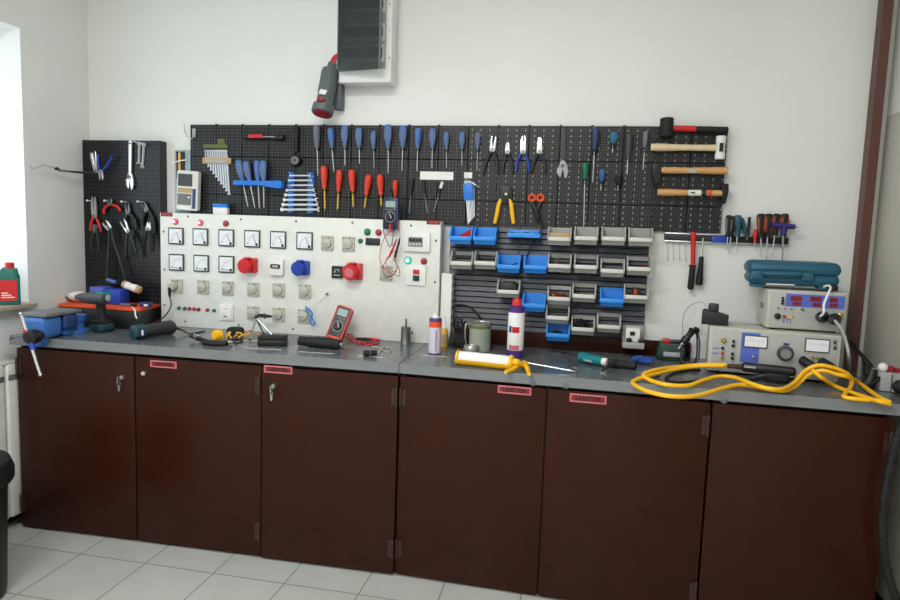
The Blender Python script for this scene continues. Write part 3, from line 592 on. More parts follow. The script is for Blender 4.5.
# hex key set
r = T('hex_key_set', 'set of steel hex keys in a blue plastic holder', 'hex keys', A(470, 195, PF))
P, Q = A(468.5, 185, PF-.015), A(469.8, 201, PF-.015)
G().ext([(A(463.5, 184, PF-.01).x, A(463, 184, PF).z), (A(472.5, 184, PF-.01).x, A(472, 183, PF).z), (A(474.5, 200, PF-.01).x, A(474, 200, PF).z), (A(464.5, 201, PF-.01).x, A(464, 201, PF).z)], PF-.028, PF-.0004, .003).mk('holder', 'bright_blue', r)
for i in range(6):
    t = i/5; P = A(465+8.8*t, 181+1.8*t, PF-.018); Q = A(468.5+6*t, 224-7.5*t, PF-.018); k = A(473+5*t, 182+5*t, PF-.036) if i % 2 else A(467+8*t, 179.5+3*t, PF-.03)
    G().tube([k, P, P*.9+Q*.1, Q], .0034-.0012*t, 6, 2).mk('hex_key', 'bright_steel', r)
# crimping pliers
r = T('crimping_pliers', 'crimping pliers with black head and yellow handles', 'pliers', A(505, 200, PF))
c = A(505.5, 197, PF-.012)
X = lambda px, py=195: A(px, py, PF-.0145)
pt = lambda px, py: (X(px, py).x, X(px, py).z)
G().ext([pt(499.5, 198), pt(499.8, 189), pt(502.5, 185.8), pt(509, 185.8), pt(512, 189), pt(512.6, 198), pt(508.5, 204), pt(503, 204)], PF-.022, PF-.0003, .003).mk('head', 'black_plastic', r)
for pts in (((501, 199), (498.5, 206), (497, 214), (494.8, 223.5)), ((509.5, 199), (511.5, 206), (512.3, 214), (513.6, 223.5))):
    G().tube([X(*q) for q in pts], [.0085, .0105, .0105, .0085], 12, 4).mk('handle', 'yellow_plastic', r)
G().lathe([(.006, 0), (.006, .004), (0, .004)], A(506, 194, PF-.022), (0, -1, 0)).mk('pivot', 'steel', r)
# wire stripper with two orange rings
r = T('wire_stripper', 'black wire stripper with two orange handle rings on top', 'wire stripper', A(536, 205, PF))
for px in (532, 540.5): 
    g = G(); g.ring(A(px, 198, PF-.011), (0, 1, 0), .014, .0058, 20, 8); g.mk('handle_ring', 'orange_fabric', r)
G().tube([X(532, 202), X(535, 208), X(538, 216), X(541, 224)], [.008, .013, .012, .006], 12, 4).mk('blade', 'black_plastic', r)
G().tube([X(540.5, 202), X(538, 208), X(536.5, 216), X(537, 222)], [.008, .012, .010, .006], 12, 4).mk('blade', 'black_plastic', r)
G().tube([A(541, 222, PF-.02), A(542, 228, PF-.03), A(537, 238, PF-.03), A(531, 246, PF-.03), A(527.5, 256, PF-.02)], .0035, 8, 5).mk('cable', 'black_rubber', None, 'thin black cable hanging below the orange-ringed wire stripper', 'cable')
# ------------------------------------------------------------------ hammers
def handle_tube(P, Q, rs, mt, r, name='handle'):
    n_ = len(rs); return G().tube([P.lerp(Q, i/(n_-1)) for i in range(n_)], rs, 14, 4).mk(name, mt, r)
Yh = PF-.032
r = T('rubber_mallet', 'black rubber mallet with red and black handle, top of the hammers', 'mallet', A(667, 128, Yh), 'hammers at the end of the pegboard')
P, Q = A(667, 118, Yh), A(666.5, 137, Yh); G().cyl(P, Q, .029, n=28, b_=.004).mk('head', 'black_rubber', r)
P, Q, m_ = A(671, 128, Yh), A(728, 130.5, Yh), A(696, 129, Yh)
handle_tube(P, m_, [.011, .012, .013, .013], 'cord_red', r, 'red_grip'); handle_tube(m_, Q, [.0125, .0135, .0145, .014, .012], 'black_rubber', r)
r = T('soft_face_mallet', 'mallet with pale wooden handle and white plastic head', 'mallet', A(721, 147.5, Yh), 'hammers at the end of the pegboard')
P, Q = A(651, 147.3, Yh), A(718, 148, Yh); handle_tube(P, Q, [.0155, .017, .0155, .014, .0135, .0135, .014, .0145], 'wood_pale', r)
P, Q = A(721.3, 136, Yh), A(719.6, 159.5, Yh); d = Q-P; L = d.length
for a, b in ((0, .3), (.7, 1)): G().cyl(P+d*a, P+d*b, .0205, n=26, b_=.003).mk('white_face', 'white_plastic', r)
G().cyl(P+d*.29, P+d*.71, .0185, n=26).mk('head', 'white_plastic', r)
c = A(721.3, 147.3, Yh-.0185); G().box(c+Vector((0, -.001, 0)), (.016, .003, .036)).mk('head_label', 'sticker_ink', r)
r = T('claw_hammer', 'hammer with tan wooden handle, its dark head toward the screwdrivers', 'hammer', A(657, 170, Yh), 'hammers at the end of the pegboard')
P, Q = A(660.5, 170.3, Yh), A(727.5, 170.8, Yh); handle_tube(P, Q, [.0135, .0145, .0135, .0135, .0145, .016, .0155], 'wood_tan', r)
G().ext([pt(653, 164), pt(659, 163), pt(661, 168), pt(661, 174), pt(659, 177.5), pt(656, 187), pt(653.5, 187), pt(653, 176), pt(651.5, 170)], Yh-.014, Yh+.014, .004).mk('head', 'black_plastic', r)
u1 = A(688, 173, Yh-.0145); G().box(A(692, 170.7, Yh-.0135), (.036, .003, .016)).mk('handle_label', 'cable_grey', r)
r = T('ball_hammer', 'hammer with tan handle, white sticker and orange band, dark head outermost', 'hammer', A(724, 195, Yh), 'hammers at the end of the pegboard')
P, Q = A(657.5, 192.3, Yh), A(722, 193.3, Yh); handle_tube(P, Q, [.0145, .0155, .014, .0125, .012, .013, .0135], 'wood_tan', r)
for a, b, mt, rr in ((688, 700.5, 'white_plastic', .0135), (701.5, 706, 'dark_green', .0136), (707.5, 711.5, 'orange_fabric', .0138)):
    G().cyl(A(a, 192.9, Yh), A(b, 193, Yh), rr, n=20).mk('handle_band', mt, r)
G().box(A(693, 192.6, Yh-.0136), (.018, .002, .006)).mk('sticker_print', 'black_plastic', r)
G().ext([pt(720.5, 184.5), pt(727.3, 184), pt(727.5, 190), pt(726, 197), pt(724.5, 203.5), pt(720.5, 205), pt(721.5, 197), pt(720.5, 190)], Yh-.013, Yh+.013, .004).mk('head', 'black_plastic', r)
for px, py in ((690, 140), (700, 156.5), (672, 156.5), (680, 180), (710, 180), (675, 203), (708, 203)): peg(px, py, ln=.03)
# ------------------------------------------------------------------ control panel standing on the worktop
CF_ = -.105
c0, c1, c2 = A(160, 212, CF_), A(441, 222, CF_), A(437, 342, CF_)
CX0, CX1, CZ1 = c0.x, c1.x, (c0.z+c1.z)/2; CZ0 = .9005
cp = T('control_panel', 'white electrical control panel with meters, lamps and sockets on the worktop', 'control panel', ((CX0+CX1)/2, CF_/2, CZ0))
G().bx(CX0, CX1, CF_, PF-.018, CZ0, CZ1, .002).mk('housing', 'panel_paint', cp)
F = lambda px, py, d=0: A(px, py, CF_-d)
def disc(px, py, prof, mt, name, par, n=20, d=0): return G().lathe(prof, F(px, py, d)+Vector((0, .0003, 0)), (0, -1, 0), n).mk(name, mt, par)
MW = .083
def meter(px, py, up):
    c = F(px, py); h = MW/2
    b = G(); b.ext(rrect(c.x, c.z, MW, MW*1.02, .003), CF_-.008, CF_+.0003, .0015); b = b.mk('meter', 'dark_grey_plastic', cp)
    G().bx(c.x-h+.006, c.x+h-.006, CF_-.0088, CF_-.006, c.z-h+.006, c.z+h-.006).mk('dial', 'meter_face', b)
    pv = c+Vector((h-.016, -.0095, -h+.014)); g = G()
    g.ext(circ(pv.x, pv.z, .0065), pv.y-.002, pv.y+.001); L = .052
    e = pv+(Vector((-math.sin(.40), 0, math.cos(.40)))*L if up else Vector((-1, 0, .02))*L); d = (e-pv).normalized(); w = Vector((d.z, 0, -d.x))*.0009
    g.ext([((pv-w).x, (pv-w).z), ((pv+w).x, (pv+w).z), ((e+w).x, (e+w).z), ((e-w).x, (e-w).z)], pv.y-.0012, pv.y); g.mk('needle', 'black_plastic', b)
    g = G(); P = pv+Vector((0, .0004, 0))
    for k in range(9):
        a = math.radians(4+k*10.5); u = Vector((-math.cos(a), 0, math.sin(a))); s = Vector((u.z, 0, -u.x))*.0006; r0, r1 = .044, .050+(.003 if k % 4 == 0 else 0)
        g.ext([((P+u*r0-s).x, (P+u*r0-s).z), ((P+u*r1-s).x, (P+u*r1-s).z), ((P+u*r1+s).x, (P+u*r1+s).z), ((P+u*r0+s).x, (P+u*r0+s).z)], P.y-.0004, P.y+.0006)
    g.mk('scale_marking', 'dark_grey_plastic', b)
    text('V' if up else 'A', .012, c+Vector((-h+.018, -.0092, -h+.018)), 'dark_grey_plastic', b)
for q in ((176.5, 236), (201, 236.8), (226.8, 237.8), (252.7, 238.8), (278.5, 239.8), (305, 240.8)): meter(*q, True)
for q in ((177, 262.3), (201.8, 263.3), (226.9, 264.3)): meter(*q, False)
def lamp(px, py, mt, rr=.0135, par=None):
    b = disc(px, py, [(rr*1.15, 0), (rr*1.15, .004), (rr*.95, .006), (0, .006)], 'dark_grey_plastic', 'lamp_ring', cp)
    G().lathe([(rr*.93, 0), (rr*.93, .006), (rr*.8, .010), (rr*.4, .0125), (0, .013)], F(px, py)+Vector((0, -.002, 0)), (0, -1, 0), 18).mk('lens', mt, b)
    if mt.startswith('lamp'): G().lathe([(rr*.42, .0115), (rr*.34, .0135), (0, .0142)], F(px, py)+Vector((0, -.002, 0)), (0, -1, 0), 14).mk('glowing_core', 'lamp_core' if mt == 'lamp_red' else 'green_core', b)
for q in ((175.5, 221.7), (200.5, 222.7), (226, 223.5)): lamp(*q, 'lamp_red' if q[0] < 220 else 'red_button')
lamp(367.5, 232, 'green_button', .0145); lamp(378.6, 232.6, 'red_button', .0135); lamp(360.5, 241, 'green_button', .0105)
lamp(408, 260.3, 'lamp_green', .0155); lamp(424, 261.3, 'red_button', .0135)
for q, m_ in (((179.2, 308), 'green_button'), ((185, 308.4), 'green_button'), ((189.6, 308.6), 'red_button'), ((194.3, 309), 'red_button'), ((198.8, 309.4), 'smoke_red'), ((207.7, 310), 'red_button'), ((214.3, 310.5), 'green_button')):
    lamp(*q, m_, .0082)
def socket(px, py, plug=False):
    c = F(px, py); w = .062
    b = G().ext(rrect(c.x, c.z, w, w*1.12, .005), CF_-.008, CF_+.0003, .0015).mk('socket', 'cream_plastic', cp)
    if not plug: G().lathe([(.024, 0), (.0250, .004), (.0245, .010), (.020, .013), (0, .014)], c+Vector((-.002, -.007, .002)), (-.05, -1, -.06), 24).mk('lid', 'cream_plastic', b)
    G().box(c+Vector((-.002, -.012, .031)), (.028, .012, .010), None, .003).mk('lid_hinge', 'cream_plastic', b)
    if not plug: G().box(c+Vector((-.003, -.0215, .002)), (.030, .003, .006), None, .001).mk('lid_rib', 'cream_plastic', b)
    for i in (-1, 1):
        for j in (-1, 1): G().lathe([(.0032, 0), (.0032, .001), (0, .0012)], c+Vector((i*.025, -.008, j*.028)), (0, -1, 0), 8).mk('screw', 'grille', b)
    return b
for q in ((203.5, 287.0), (228.3, 288.2), (253.7, 289.3), (279, 290.3), (305.2, 291.4), (253.5, 313.0), (279, 314.4), (304.2, 316), (327.6, 243.2), (348.7, 244), (386.5, 273.4)): socket(*q)
b = socket(177.5, 286, True)
# schuko plug with its own brown cord in the first socket
c = F(174.5, 285.5); r = T('power_plug', 'black mains plug and cord in the first socket of the panel', 'plug', c+Vector((0, -.03, -.03)))
G().lathe([(.019, 0), (.021, .012), (.017, .03), (0, .032)], c+Vector((.008, -.0135, 0)), (-.1, -1, -.15), 20).mk('plug_body', 'cream_plastic', r)
G().tube([c+Vector((0, -.038, -.008)), c+Vector((0, -.042, -.03)), c+Vector((.001, -.042, -.055))], [.011, .008, .005], 12, 3).mk('strain_relief', 'black_plastic', r)
pts = [c+Vector((.001, -.042, -.053)), F(171, 306, .05), F(165, 316, .06), F(155, 322.5, .08)]+[B(q[0], q[1], .906) for q in ((140, 330),)]
G().tube(pts, .0034, 8, 6).mk('cord', 'cord_brown', r)
# three-phase sockets and other fittings
def cee(px, py, mt, name, k=1.0, face=0):
    c = F(px, py); s = .058*k
    b = G().ext(rrect(c.x+.006, c.z-.001, s*1.25, s*1.35, .006), CF_-.028, CF_+.0003, .003).mk(name, mt, cp)
    ax = Vector((-.12, -1, -.12)).normalized(); o = c+Vector((0, -.024, 0))
    G().lathe([(s*.52, 0), (s*.55, .018), (s*.66, .022), (s*.68, .034), (s*.62, .040), (s*.60, .041), (0, .041)], o, ax, 24).mk('cap', mt, b)
    g = G(); g.lathe([(s*.40, .040), (s*.40, .043), (0, .043)], o, ax, 20); g.mk('cap_disc', mt if not face else 'sticker_pink', b)
    g = G(); g.box(c+Vector((.004, -.042, s*.66)), (s*.5, .03, .010), None, .003); g.mk('lid_latch', mt, b)
cee(250.5, 265, 'red_plastic', 'three_phase_socket', .93); cee(303, 267.5, 'deep_blue', 'blue_socket', .88); cee(354.5, 271, 'red_plastic', 'three_phase_socket', 1.0, 1)
c = F(278, 267); b = G().ext(rrect(c.x, c.z, .070, .078, .004), CF_-.022, CF_+.0003, .002).mk('counter', 'white_plastic', cp)
G().ext(rrect(c.x-.004, c.z+.004, .052, .022, .008), CF_-.0245, CF_-.021).mk('counter_window', 'lcd_dark', b); G().ext(rrect(c.x-.004, c.z+.004, .032, .010, .003), CF_-.0252, CF_-.023).mk('counter_digits', 'cable_grey', b)
c = F(338, 272); b = G().ext(rrect(c.x, c.z, .056, .058, .003), CF_-.012, CF_+.0003, .002).mk('timer', 'black_plastic', cp); G().ext([(c.x-.018, c.z+.002), (c.x-.012, c.z+.002), (c.x-.012, c.z+.014), (c.x+.01, c.z+.014), (c.x+.01, c.z), (c.x+.006, c.z), (c.x+.006, c.z+.010), (c.x-.008, c.z+.010), (c.x-.008, c.z-.002), (c.x-.018, c.z-.002)], CF_-.0128, CF_-.011).mk('timer_marking', 'cable_grey', b)
G().bx(c.x-.018, c.x+.016, CF_-.0128, CF_-.011, c.z-.018, c.z-.012).mk('timer_scale', 'cable_grey', b)
c = F(373, 241.7); b = G().ext(rrect(c.x, c.z, .070, .033, .002), CF_-.006, CF_+.0003, .001).mk('digital_display', 'black_plastic', cp); G().ext(rrect(c.x, c.z+.003, .058, .016, .001), CF_-.0068, CF_-.005).mk('display_glass', 'lcd_dark', b)
c = F(417.5, 242); b = G().ext(rrect(c.x, c.z, .124, .088, .004), CF_-.016, CF_+.0003, .003).mk('breaker_box', 'white_plastic', cp)
p = F(415.5, 242, .016); G().ext(rrect(p.x, p.z, .068, .044, .002), CF_-.0175, CF_-.015).mk('breaker_window', 'grille', b)
g = G()
for k in range(4): g.bx(p.x-.030+k*.0155, p.x-.018+k*.0155, CF_-.021, CF_-.016, p.z+.002, p.z+.016, .001)
g.mk('breaker_key', 'lcd_dark', b); g = G()
for k in range(4): g.bx(p.x-.030+k*.0155, p.x-.018+k*.0155, CF_-.0195, CF_-.016, p.z-.017, p.z-.004, .001)
g.mk('breaker_label_key', 'cream_plastic', b)
c = F(416.3, 275); b = G().ext(rrect(c.x, c.z, .094, .094, .003), CF_-.012, CF_+.0003, .002).mk('start_stop_switch', 'white_plastic', cp)
p = F(416.3, 275, .012)
G().ext(rrect(p.x, p.z+.0145, .030, .022, .003), CF_-.018, CF_-.011, .001).mk('stop_button', 'red_button', b); G().ext(rrect(p.x, p.z-.0145, .030, .026, .003), CF_-.018, CF_-.011, .001).mk('start_button', 'dark_green', b)
G().bx(p.x-.014, p.x+.014, CF_-.0165, CF_-.011, p.z-.001, p.z+.005).mk('lamp_strip', 'white_plastic', b)
c = F(227.3, 312); b = G().ext(rrect(c.x, c.z, .072, .080, .003), CF_-.011, CF_+.0003, .002).mk('wall_switch', 'white_plastic', cp)
G().ext(rrect(c.x, c.z, .056, .062, .002), CF_-.0145, CF_-.010, .0015).mk('rocker', 'white_plastic', b); G().bx(c.x-.010, c.x+.010, CF_-.0152, CF_-.014, c.z+.017, c.z+.019).mk('switch_marking', 'grille', b); G().bx(c.x-.012, c.x+.008, CF_-.0152, CF_-.014, c.z-.024, c.z-.017).mk('switch_marking', 'grille', b)
for px, py in ((163.5, 231.5), (164.5, 269.5), (188, 216.5), (240.7, 219.3), (296, 221.3), (352.5, 222.7), (411, 225.5), (436, 240.6), (435, 282.2), (185.3, 321.5), (238.7, 325.2), (293, 329), (164.5, 305)):
    disc(px, py, [(.0055, 0), (.0055, .0015), (.004, .003), (0, .0033)], 'dark_steel', 'screw', cp, 10)
for (x0, y0, x1, y1, tx) in ((161, 216.2, 172.5, 212.6, .6), (426.5, 224.3, 440.5, 220.6, .6)):
    u, v = F(x0, y0), F(x1, y1); G().bx(u.x, v.x, CF_-.0012, CF_+.0003, u.z, v.z).mk('name_plate', 'sticker_red', cp)
    text('LEISTER', (v.z-u.z)*.62, ((u.x+v.x)/2, CF_-.0016, (u.z+v.z)/2), 'sticker_pink', cp, sx=.95)
u, v = F(192, 277.3), F(221, 275.5); G().bx(u.x, v.x, CF_-.0008, CF_+.0003, u.z+.003, u.z+.007).mk('paper_strip', 'paper', cp)
u, v = F(254, 251.2), F(281, 252.6); G().bx(u.x, v.x, CF_-.0008, CF_+.0003, u.z-.003, u.z+.002).mk('paper_strip', 'paper', cp)
u, v = F(317, 289.5), F(344, 290.5); G().bx(u.x, v.x, CF_-.0012, CF_+.0003, v.z-.002, u.z+.004).mk('paper_strip', 'paper', cp)
# blue cable loop on a white string
p = F(327.5, 294.5, .006); r = T('cable_loop', 'small blue cable loop hanging on a string below the white paper strip', 'cable', p)
kb = F(327.5, 294)+Vector((0, -.0006, 0)); G().cyl(kb, kb+Vector((0, -.011, 0)), .006, n=12).mk('knob', 'dark_steel', r)
G().tube([p+Vector((0, -.003, 0)), F(318, 301, .018), F(312.5, 307, .03)], .0012, 6, 4).mk('string', 'paper', r)
G().tube([F(305.5, 306, .035), F(307, 311, .037), F(311, 317, .037), F(315, 323.5, .036), F(312, 325, .036), F(310.5, 320, .037), F(312.2, 314, .038), F(309.5, 309.5, .040), F(307, 307.5, .042)], .0036, 8, 5).mk('loop', 'bright_blue', r)
# hanging blue multimeter with leads
def meter_body(r, M, w, h, t, mb, mface, mdisp, md):
    G(M).ext(rrect(0, h/2, w, h, w*.14), -t/2, t/2, .002).mk('holster', mb, r)
    G(M).ext(rrect(0, h/2, w*.84, h*.92, w*.08), -t/2-.003, -t/2+.004, .002).mk('face', mface, r)
    G(M).ext(rrect(0, h*.80, w*.66, h*.20, .004), -t/2-.0045, -t/2).mk('display', mdisp, r)
    G(M).lathe([(w*.27, 0), (w*.27, .003), (w*.21, .009), (0, .0095)], (0, -t/2-.002, h*.40), (0, -1, 0), 24).mk('dial', 'black_plastic', r)
    g = G(M); g.ring((0, -t/2-.0032, h*.40), (0, 1, 0), w*.33, .0014, 24, 6); g.mk('dial_ring', 'cable_grey', r)
    G(M).box((w*.05, -t/2-.012, h*.43), (.005, .004, w*.36), Matrix.Rotation(-.5, 3, 'Y'), .001).mk('pointer', 'cable_grey', r)
    for x in (-.26, -.09, .09, .26): G(M).lathe([(w*.055, 0), (w*.055, .003), (0, .0032)], (w*x, -t/2-.003, h*.13), (0, -1, 0), 12).mk('jack', 'red_button' if x > .2 else 'black_plastic', r)
    for k in range(4): G(M).box((w*(-.27+.18*k), -t/2-.004, h*.625), (w*.13, .004, h*.045), None, .001).mk('key', 'grille', r)
P, Q = F(391, 229.5, .024), F(391.3, 198, .024); hh = (Q-P).length
r = T('multimeter', 'blue multimeter hanging over the top edge of the control panel', 'multimeter', P)
M = TR(P+Vector((0, .0, 0)), 0, 0); meter_body(r, M, .070, hh, .034, 'navy', 'lcd_dark', 'lcd', None)
G().tube([Q+Vector((0, .01, -.004)), Q+Vector((0, .03, .016)), A(391, 190, PF-.012)], .004, 8, 4).mk('hanging_strap', 'black_plastic', r)
for j, (px, m_) in enumerate(((390.3, 'red_plastic'), (393, 'black_plastic'))): G().cyl(F(px, 224.5, .045), F(px+.2, 231.5, .06), .0062, .0045, 12, .001).mk('lead_plug', m_, r)
lead = lambda pts, m_, rad=.0018: G().tube([F(x, y, d) for x, y, d in pts], rad, 6, 6).mk('test_lead', m_, r)
lead([(390.4, 231, .058), (385, 237, .045), (381.5, 246, .035), (379.8, 256, .03), (381, 264, .03), (386, 270, .045), (393, 274, .05), (399, 276, .05), (399.5, 270, .05), (396, 262, .05), (397, 252, .05), (400, 240, .045), (398.5, 222, .045)], 'cord_red')
lead([(393, 231, .058), (392.5, 240, .05), (390, 247, .045), (386, 239, .04), (383.5, 231, .04), (384.5, 224, .04)], 'black_plastic')
lead([(392, 243, .05), (393.5, 250, .052), (388, 258, .05), (383, 267, .05), (384, 274, .05), (389, 276.8, .05), (395, 273, .05), (397, 266, .05), (394.5, 259, .05)], 'black_plastic')
lead([(387.5, 256, .05), (386, 262, .05), (388.5, 268, .052), (394, 272, .052), (397.5, 268, .052)], 'cord_red')
for a, b, m_ in (((397, 239, .05), (388, 260, .056), 'red_plastic'), ((399.8, 238, .05), (393.8, 261, .056), 'black_plastic')):
    P, Q = F(*a), F(*b); L = (Q-P).length; G().lathe([(.0025, 0), (.0045, L*.2), (.0055, L*.55), (.008, L*.6), (.0055, L*.66), (.005, L*.85), (.0015, L*.86), (.001, L)], P, Q-P, 12).mk('test_probe', m_, r)
# small box on top of the panel, storage case and green card between the boards
u, v = A(215, 211, -.05), A(229, 203.5, -.05); r = T('small_box', 'little white and blue box standing on the control panel', 'box', ((u.x+v.x)/2, -.05, CZ1))
G().bx(u.x, v.x, -.07, -.042, CZ1+.0005, CZ1+(v.z-CZ1)*.62, .002).mk('white_part', 'white_plastic', r); G().bx(u.x-.001, v.x+.001, -.071, -.0415, CZ1+(v.z-CZ1)*.62+.0003, v.z-.002, .002).mk('blue_part', 'bright_blue', r)
yb = -.03; u, v = A(175, 205, yb), A(189.5, 150, yb); r = T('spare_card', 'grey-green packaging card with black strips, hanging behind the clear case', 'card', A(182, 150, yb))
G().bx(u.x, A(190, 150, yb).x, yb, yb+.02, CZ1+.001, v.z, .003).mk('card', 'sage_card', r)
for a, b in ((176.5, 179), (180.8, 185)): x0, x1 = A(a, 152, yb).x, A(b, 152, yb).x; G().bx(x0, x1, yb-.004, yb+.001, A(180, 178, yb).z, A(180, 151.5, yb).z, .001).mk('strip', 'black_plastic', r)
u, v = A(179, 175, yb), A(181, 153, yb); G().bx(u.x, v.x, yb-.006, yb-.003, u.z, v.z).mk('yellow_strip', 'amber', r)
G().tube([A(171, 163.4, yb-.02), A(179, 161, yb-.02), A(186, 160, yb-.012), A(186.5, 160, yb+.002)], .0034, 8, 3).mk('hook', 'paper', r)
yb = -.062; M = TR(A(187.5, 211.5, yb), 0, 0, .045); hz = (A(190, 171, yb)-A(187, 211.5, yb)).length; w = .118
r = T('assortment_case', 'upright clear plastic assortment case standing on the control panel', 'case', A(187.5, 211.5, yb))
G(M).ext(rrect(0, hz/2+.003, w, hz-.006, .008), -.008, .018, .003).mk('shell', 'bin_lip', r)
for a, b, c_, d_, m_ in ((-.44, .22, .62, .92, 'dark_grey_plastic'), (-.44, .22, .46, .57, 'tan_card'), (-.44, .20, .16, .43, 'grille'), (.26, .40, .08, .56, 'navy'), (-.44, .2, .05, .13, 'paper')):
    G(M).ext(rrect(w*(a+b)/2, hz*(c_+d_)/2, w*(b-a), hz*(d_-c_), .002), -.0105, -.006).mk('compartment', m_, r)
G(M).ext(rrect(0, hz*.59, w*.9, .006, .002), -.012, -.007).mk('rib', 'white_plastic', r); G(M).ext(rrect(.1*w, hz*.35, .010, .010, .003), -.013, -.009).mk('catch', 'white_plastic', r)
# ------------------------------------------------------------------ distribution box and red plug high on the wall
DY = -.10; u, v, e = A(338.5, 80, DY), A(391, 80, DY), A(391, 82.5, DY); dz0 = e.z; dz1 = dz0+.62
r = T('distribution_box', 'white electrical distribution box with smoked door on the wall', 'fuse box', ((u.x+v.x)/2, DY/2, dz0))
G().bx(u.x, v.x, DY, -.001, dz0, dz1, .008, 3).mk('housing', 'white_plastic', r)
ix0, ix1 = u.x+.012, v.x-.028; dzb = A(360, 68, DY).z
G().bx(ix0, ix1, DY-.0025, DY+.001, dzb-.004, dz1-.03, .002).mk('front_frame', 'cable_grey', r)
for py in (54, 33, 4, ):
    z = A(380, py+2, DY).z; b = G().bx(ix0+.006, ix1-.006, DY-.006, DY-.001, z-.028, z+.052, .002).mk('breaker_row', 'white_plastic', r)
    g = G(); k = 9
    for i in range(k): x = ix0+.012+(ix1-ix0-.024)*i/k; g.bx(x, x+(ix1-ix0-.024)/k-.003, DY-.016, DY-.005, z-.008, z+.034, .001)
    g.mk('breaker_key', 'lcd_dark', b)
gm = bpy.data.materials.new('smoked_glass'); gm.use_nodes = True; nt = gm.node_tree; nt.nodes.clear(); o_ = nt.nodes.new('ShaderNodeOutputMaterial'); t_ = nt.nodes.new('ShaderNodeBsdfTransparent'); t_.inputs[0].default_value = (.50, .54, .54, 1)
g_ = nt.nodes.new('ShaderNodeBsdfPrincipled'); g_.inputs['Base Color'].default_value = rgb((84, 92, 92)); g_.inputs['Roughness'].default_value = .15; x_ = nt.nodes.new('ShaderNodeMixShader'); x_.inputs[0].default_value = .35
nt.links.new(t_.outputs[0], x_.inputs[1]); nt.links.new(g_.outputs[0], x_.inputs[2]); nt.links.new(x_.outputs[0], o_.inputs[0]); MATS['smoked_glass'] = gm
hx, hzb = u.x+.002, A(339, 73, DY-.004).z; M = TR((hx, DY-.022, 0), -.20)
wd = .225; G(M).bx(0, wd, -.006, 0, hzb, dz1-.02, .003).mk('smoked_door', gm, r)
G(M).bx(wd-.004, wd+.004, -.009, .003, hzb, dz1-.02, .002).mk('door_edge', 'grille', r); G(M).bx(0, .004, -.002, .021, hzb+.02, dz1-.04).mk('door_hinge', 'cable_grey', r)
for py in (4, 30, 58): p = A(391-1.5, py, DY); G().bx(p.x-.004, p.x+.004, DY-.001, DY+.001, p.z-.001, p.z+.002).mk('marking', 'grille', r) if py == 30 else G().lathe([(.0035, 0), (.0035, .002), (0, .002)], p, (0, -1, 0), 10).mk('screw', 'grille', r)
r = T('wall_socket', 'grey industrial wall socket with red-faced outlet below the fuse box', 'wall socket', A(338, 108, -.02))
u, v = A(331, 110, -.03), A(343, 84, -.03); G().bx(u.x+.01, v.x, -.052, -.001, u.z, v.z, .006).mk('back_box', 'grey_casting', r)
P, Q = A(331, 70, -.06), A(322.5, 112, -.13); d = (Q-P); L = d.length
G().lathe([(.020, -.035), (.022, 0), (.040, .004), (.043, .02), (.041, L*.5), (.036, L*.80), (.042, L*.82), (.042, L*.9)], P, d, 28).mk('housing', 'grey_casting', r)
G().lathe([(.044, L*.84), (.050, L*.86), (.052, L*1.0), (.048, L*1.04), (.038, L*1.045), (0, L*1.045)], P, d, 30).mk('cap_ring', 'grey_casting', r)
G().lathe([(.037, L*1.04), (.037, L*1.06), (.030, L*1.075), (0, L*1.08)], P, d, 28).mk('red_face', 'smoke_red', r)
c = P+d*1.08; text('16A', .018, (0, 0, 0), 'sticker_pink', r, Matrix.Translation(c+d.normalized()*.0015) @ d.normalized().to_track_quat('Z', 'Y').to_matrix().to_4x4())
p = A(323, 92, -.150); G().box(p, (.034, .004, .026), Matrix.Rotation(.25, 3, 'Y') @ Matrix.Rotation(-.5, 3, 'X'), .001).mk('rating_label', 'paper', r)
p = A(321, 99.5, -.165); G().box(p, (.032, .030, .020), Matrix.Rotation(.25, 3, 'Y'), .004).mk('red_latch', 'smoke_red', r)
for k, o in enumerate((-.008, .006)): G().tube([P+Vector((o, 0, .015)), A(331.0+k*2.4, 65, -.06), A(332.5+k*2.4, 59.5+k, -.057), A(335.5+k*1.5, 56+k, -.055), A(338.9, 54.5+2*k, -.052)], .0075, 8, 5).mk('red_cable', 'cord_red', r)
# ------------------------------------------------------------------ louvred board with storage bins
BY = -.018; u, v, w_ = A(450.5, 231, BY), A(650, 233, BY), A(645, 345, BY)
lz1, lz0 = PZ0-.003, .9785+.0; lz0 = zb.z+.002
mat('louvre_grey', (70, 73, 82), .45)
r = T('louvre_board', 'dark grey slatted louvre board carrying the storage bins', 'louvre panel', ((u.x+v.x)/2, BY/2, lz0)); LBx0, LBx1 = u.x, v.x
g = G(); nl = 19; ph = (A(560, 229, BY).z-lz0)/nl
for i in range(nl):
    z = lz0+i*ph; R = Matrix(((0, 0, 1, 0), (1, 0, 0, 0), (0, 1, 0, 0), (0, 0, 0, 1)))
    bv, ff = g.raw([(x, y, zz) for x in (LBx0, LBx1) for (y, zz) in ((-.002, z), (BY+.006, z), (BY-.002, z+.0035), (BY+.003, z+ph*.88), (-.002, z+ph-.0005))], [(0, 1, 2, 3, 4), (9, 8, 7, 6, 5), (0, 5, 6, 1), (1, 6, 7, 2), (2, 7, 8, 3), (3, 8, 9, 4), (4, 9, 5, 0)])
g.mk('slat', 'louvre_grey', r)
for x in (LBx0+.33, LBx1-.30): G().bx(x-.003, x+.003, BY-.0005, -.002, lz0, lz0+nl*ph).mk('seam', 'black_plastic', r)
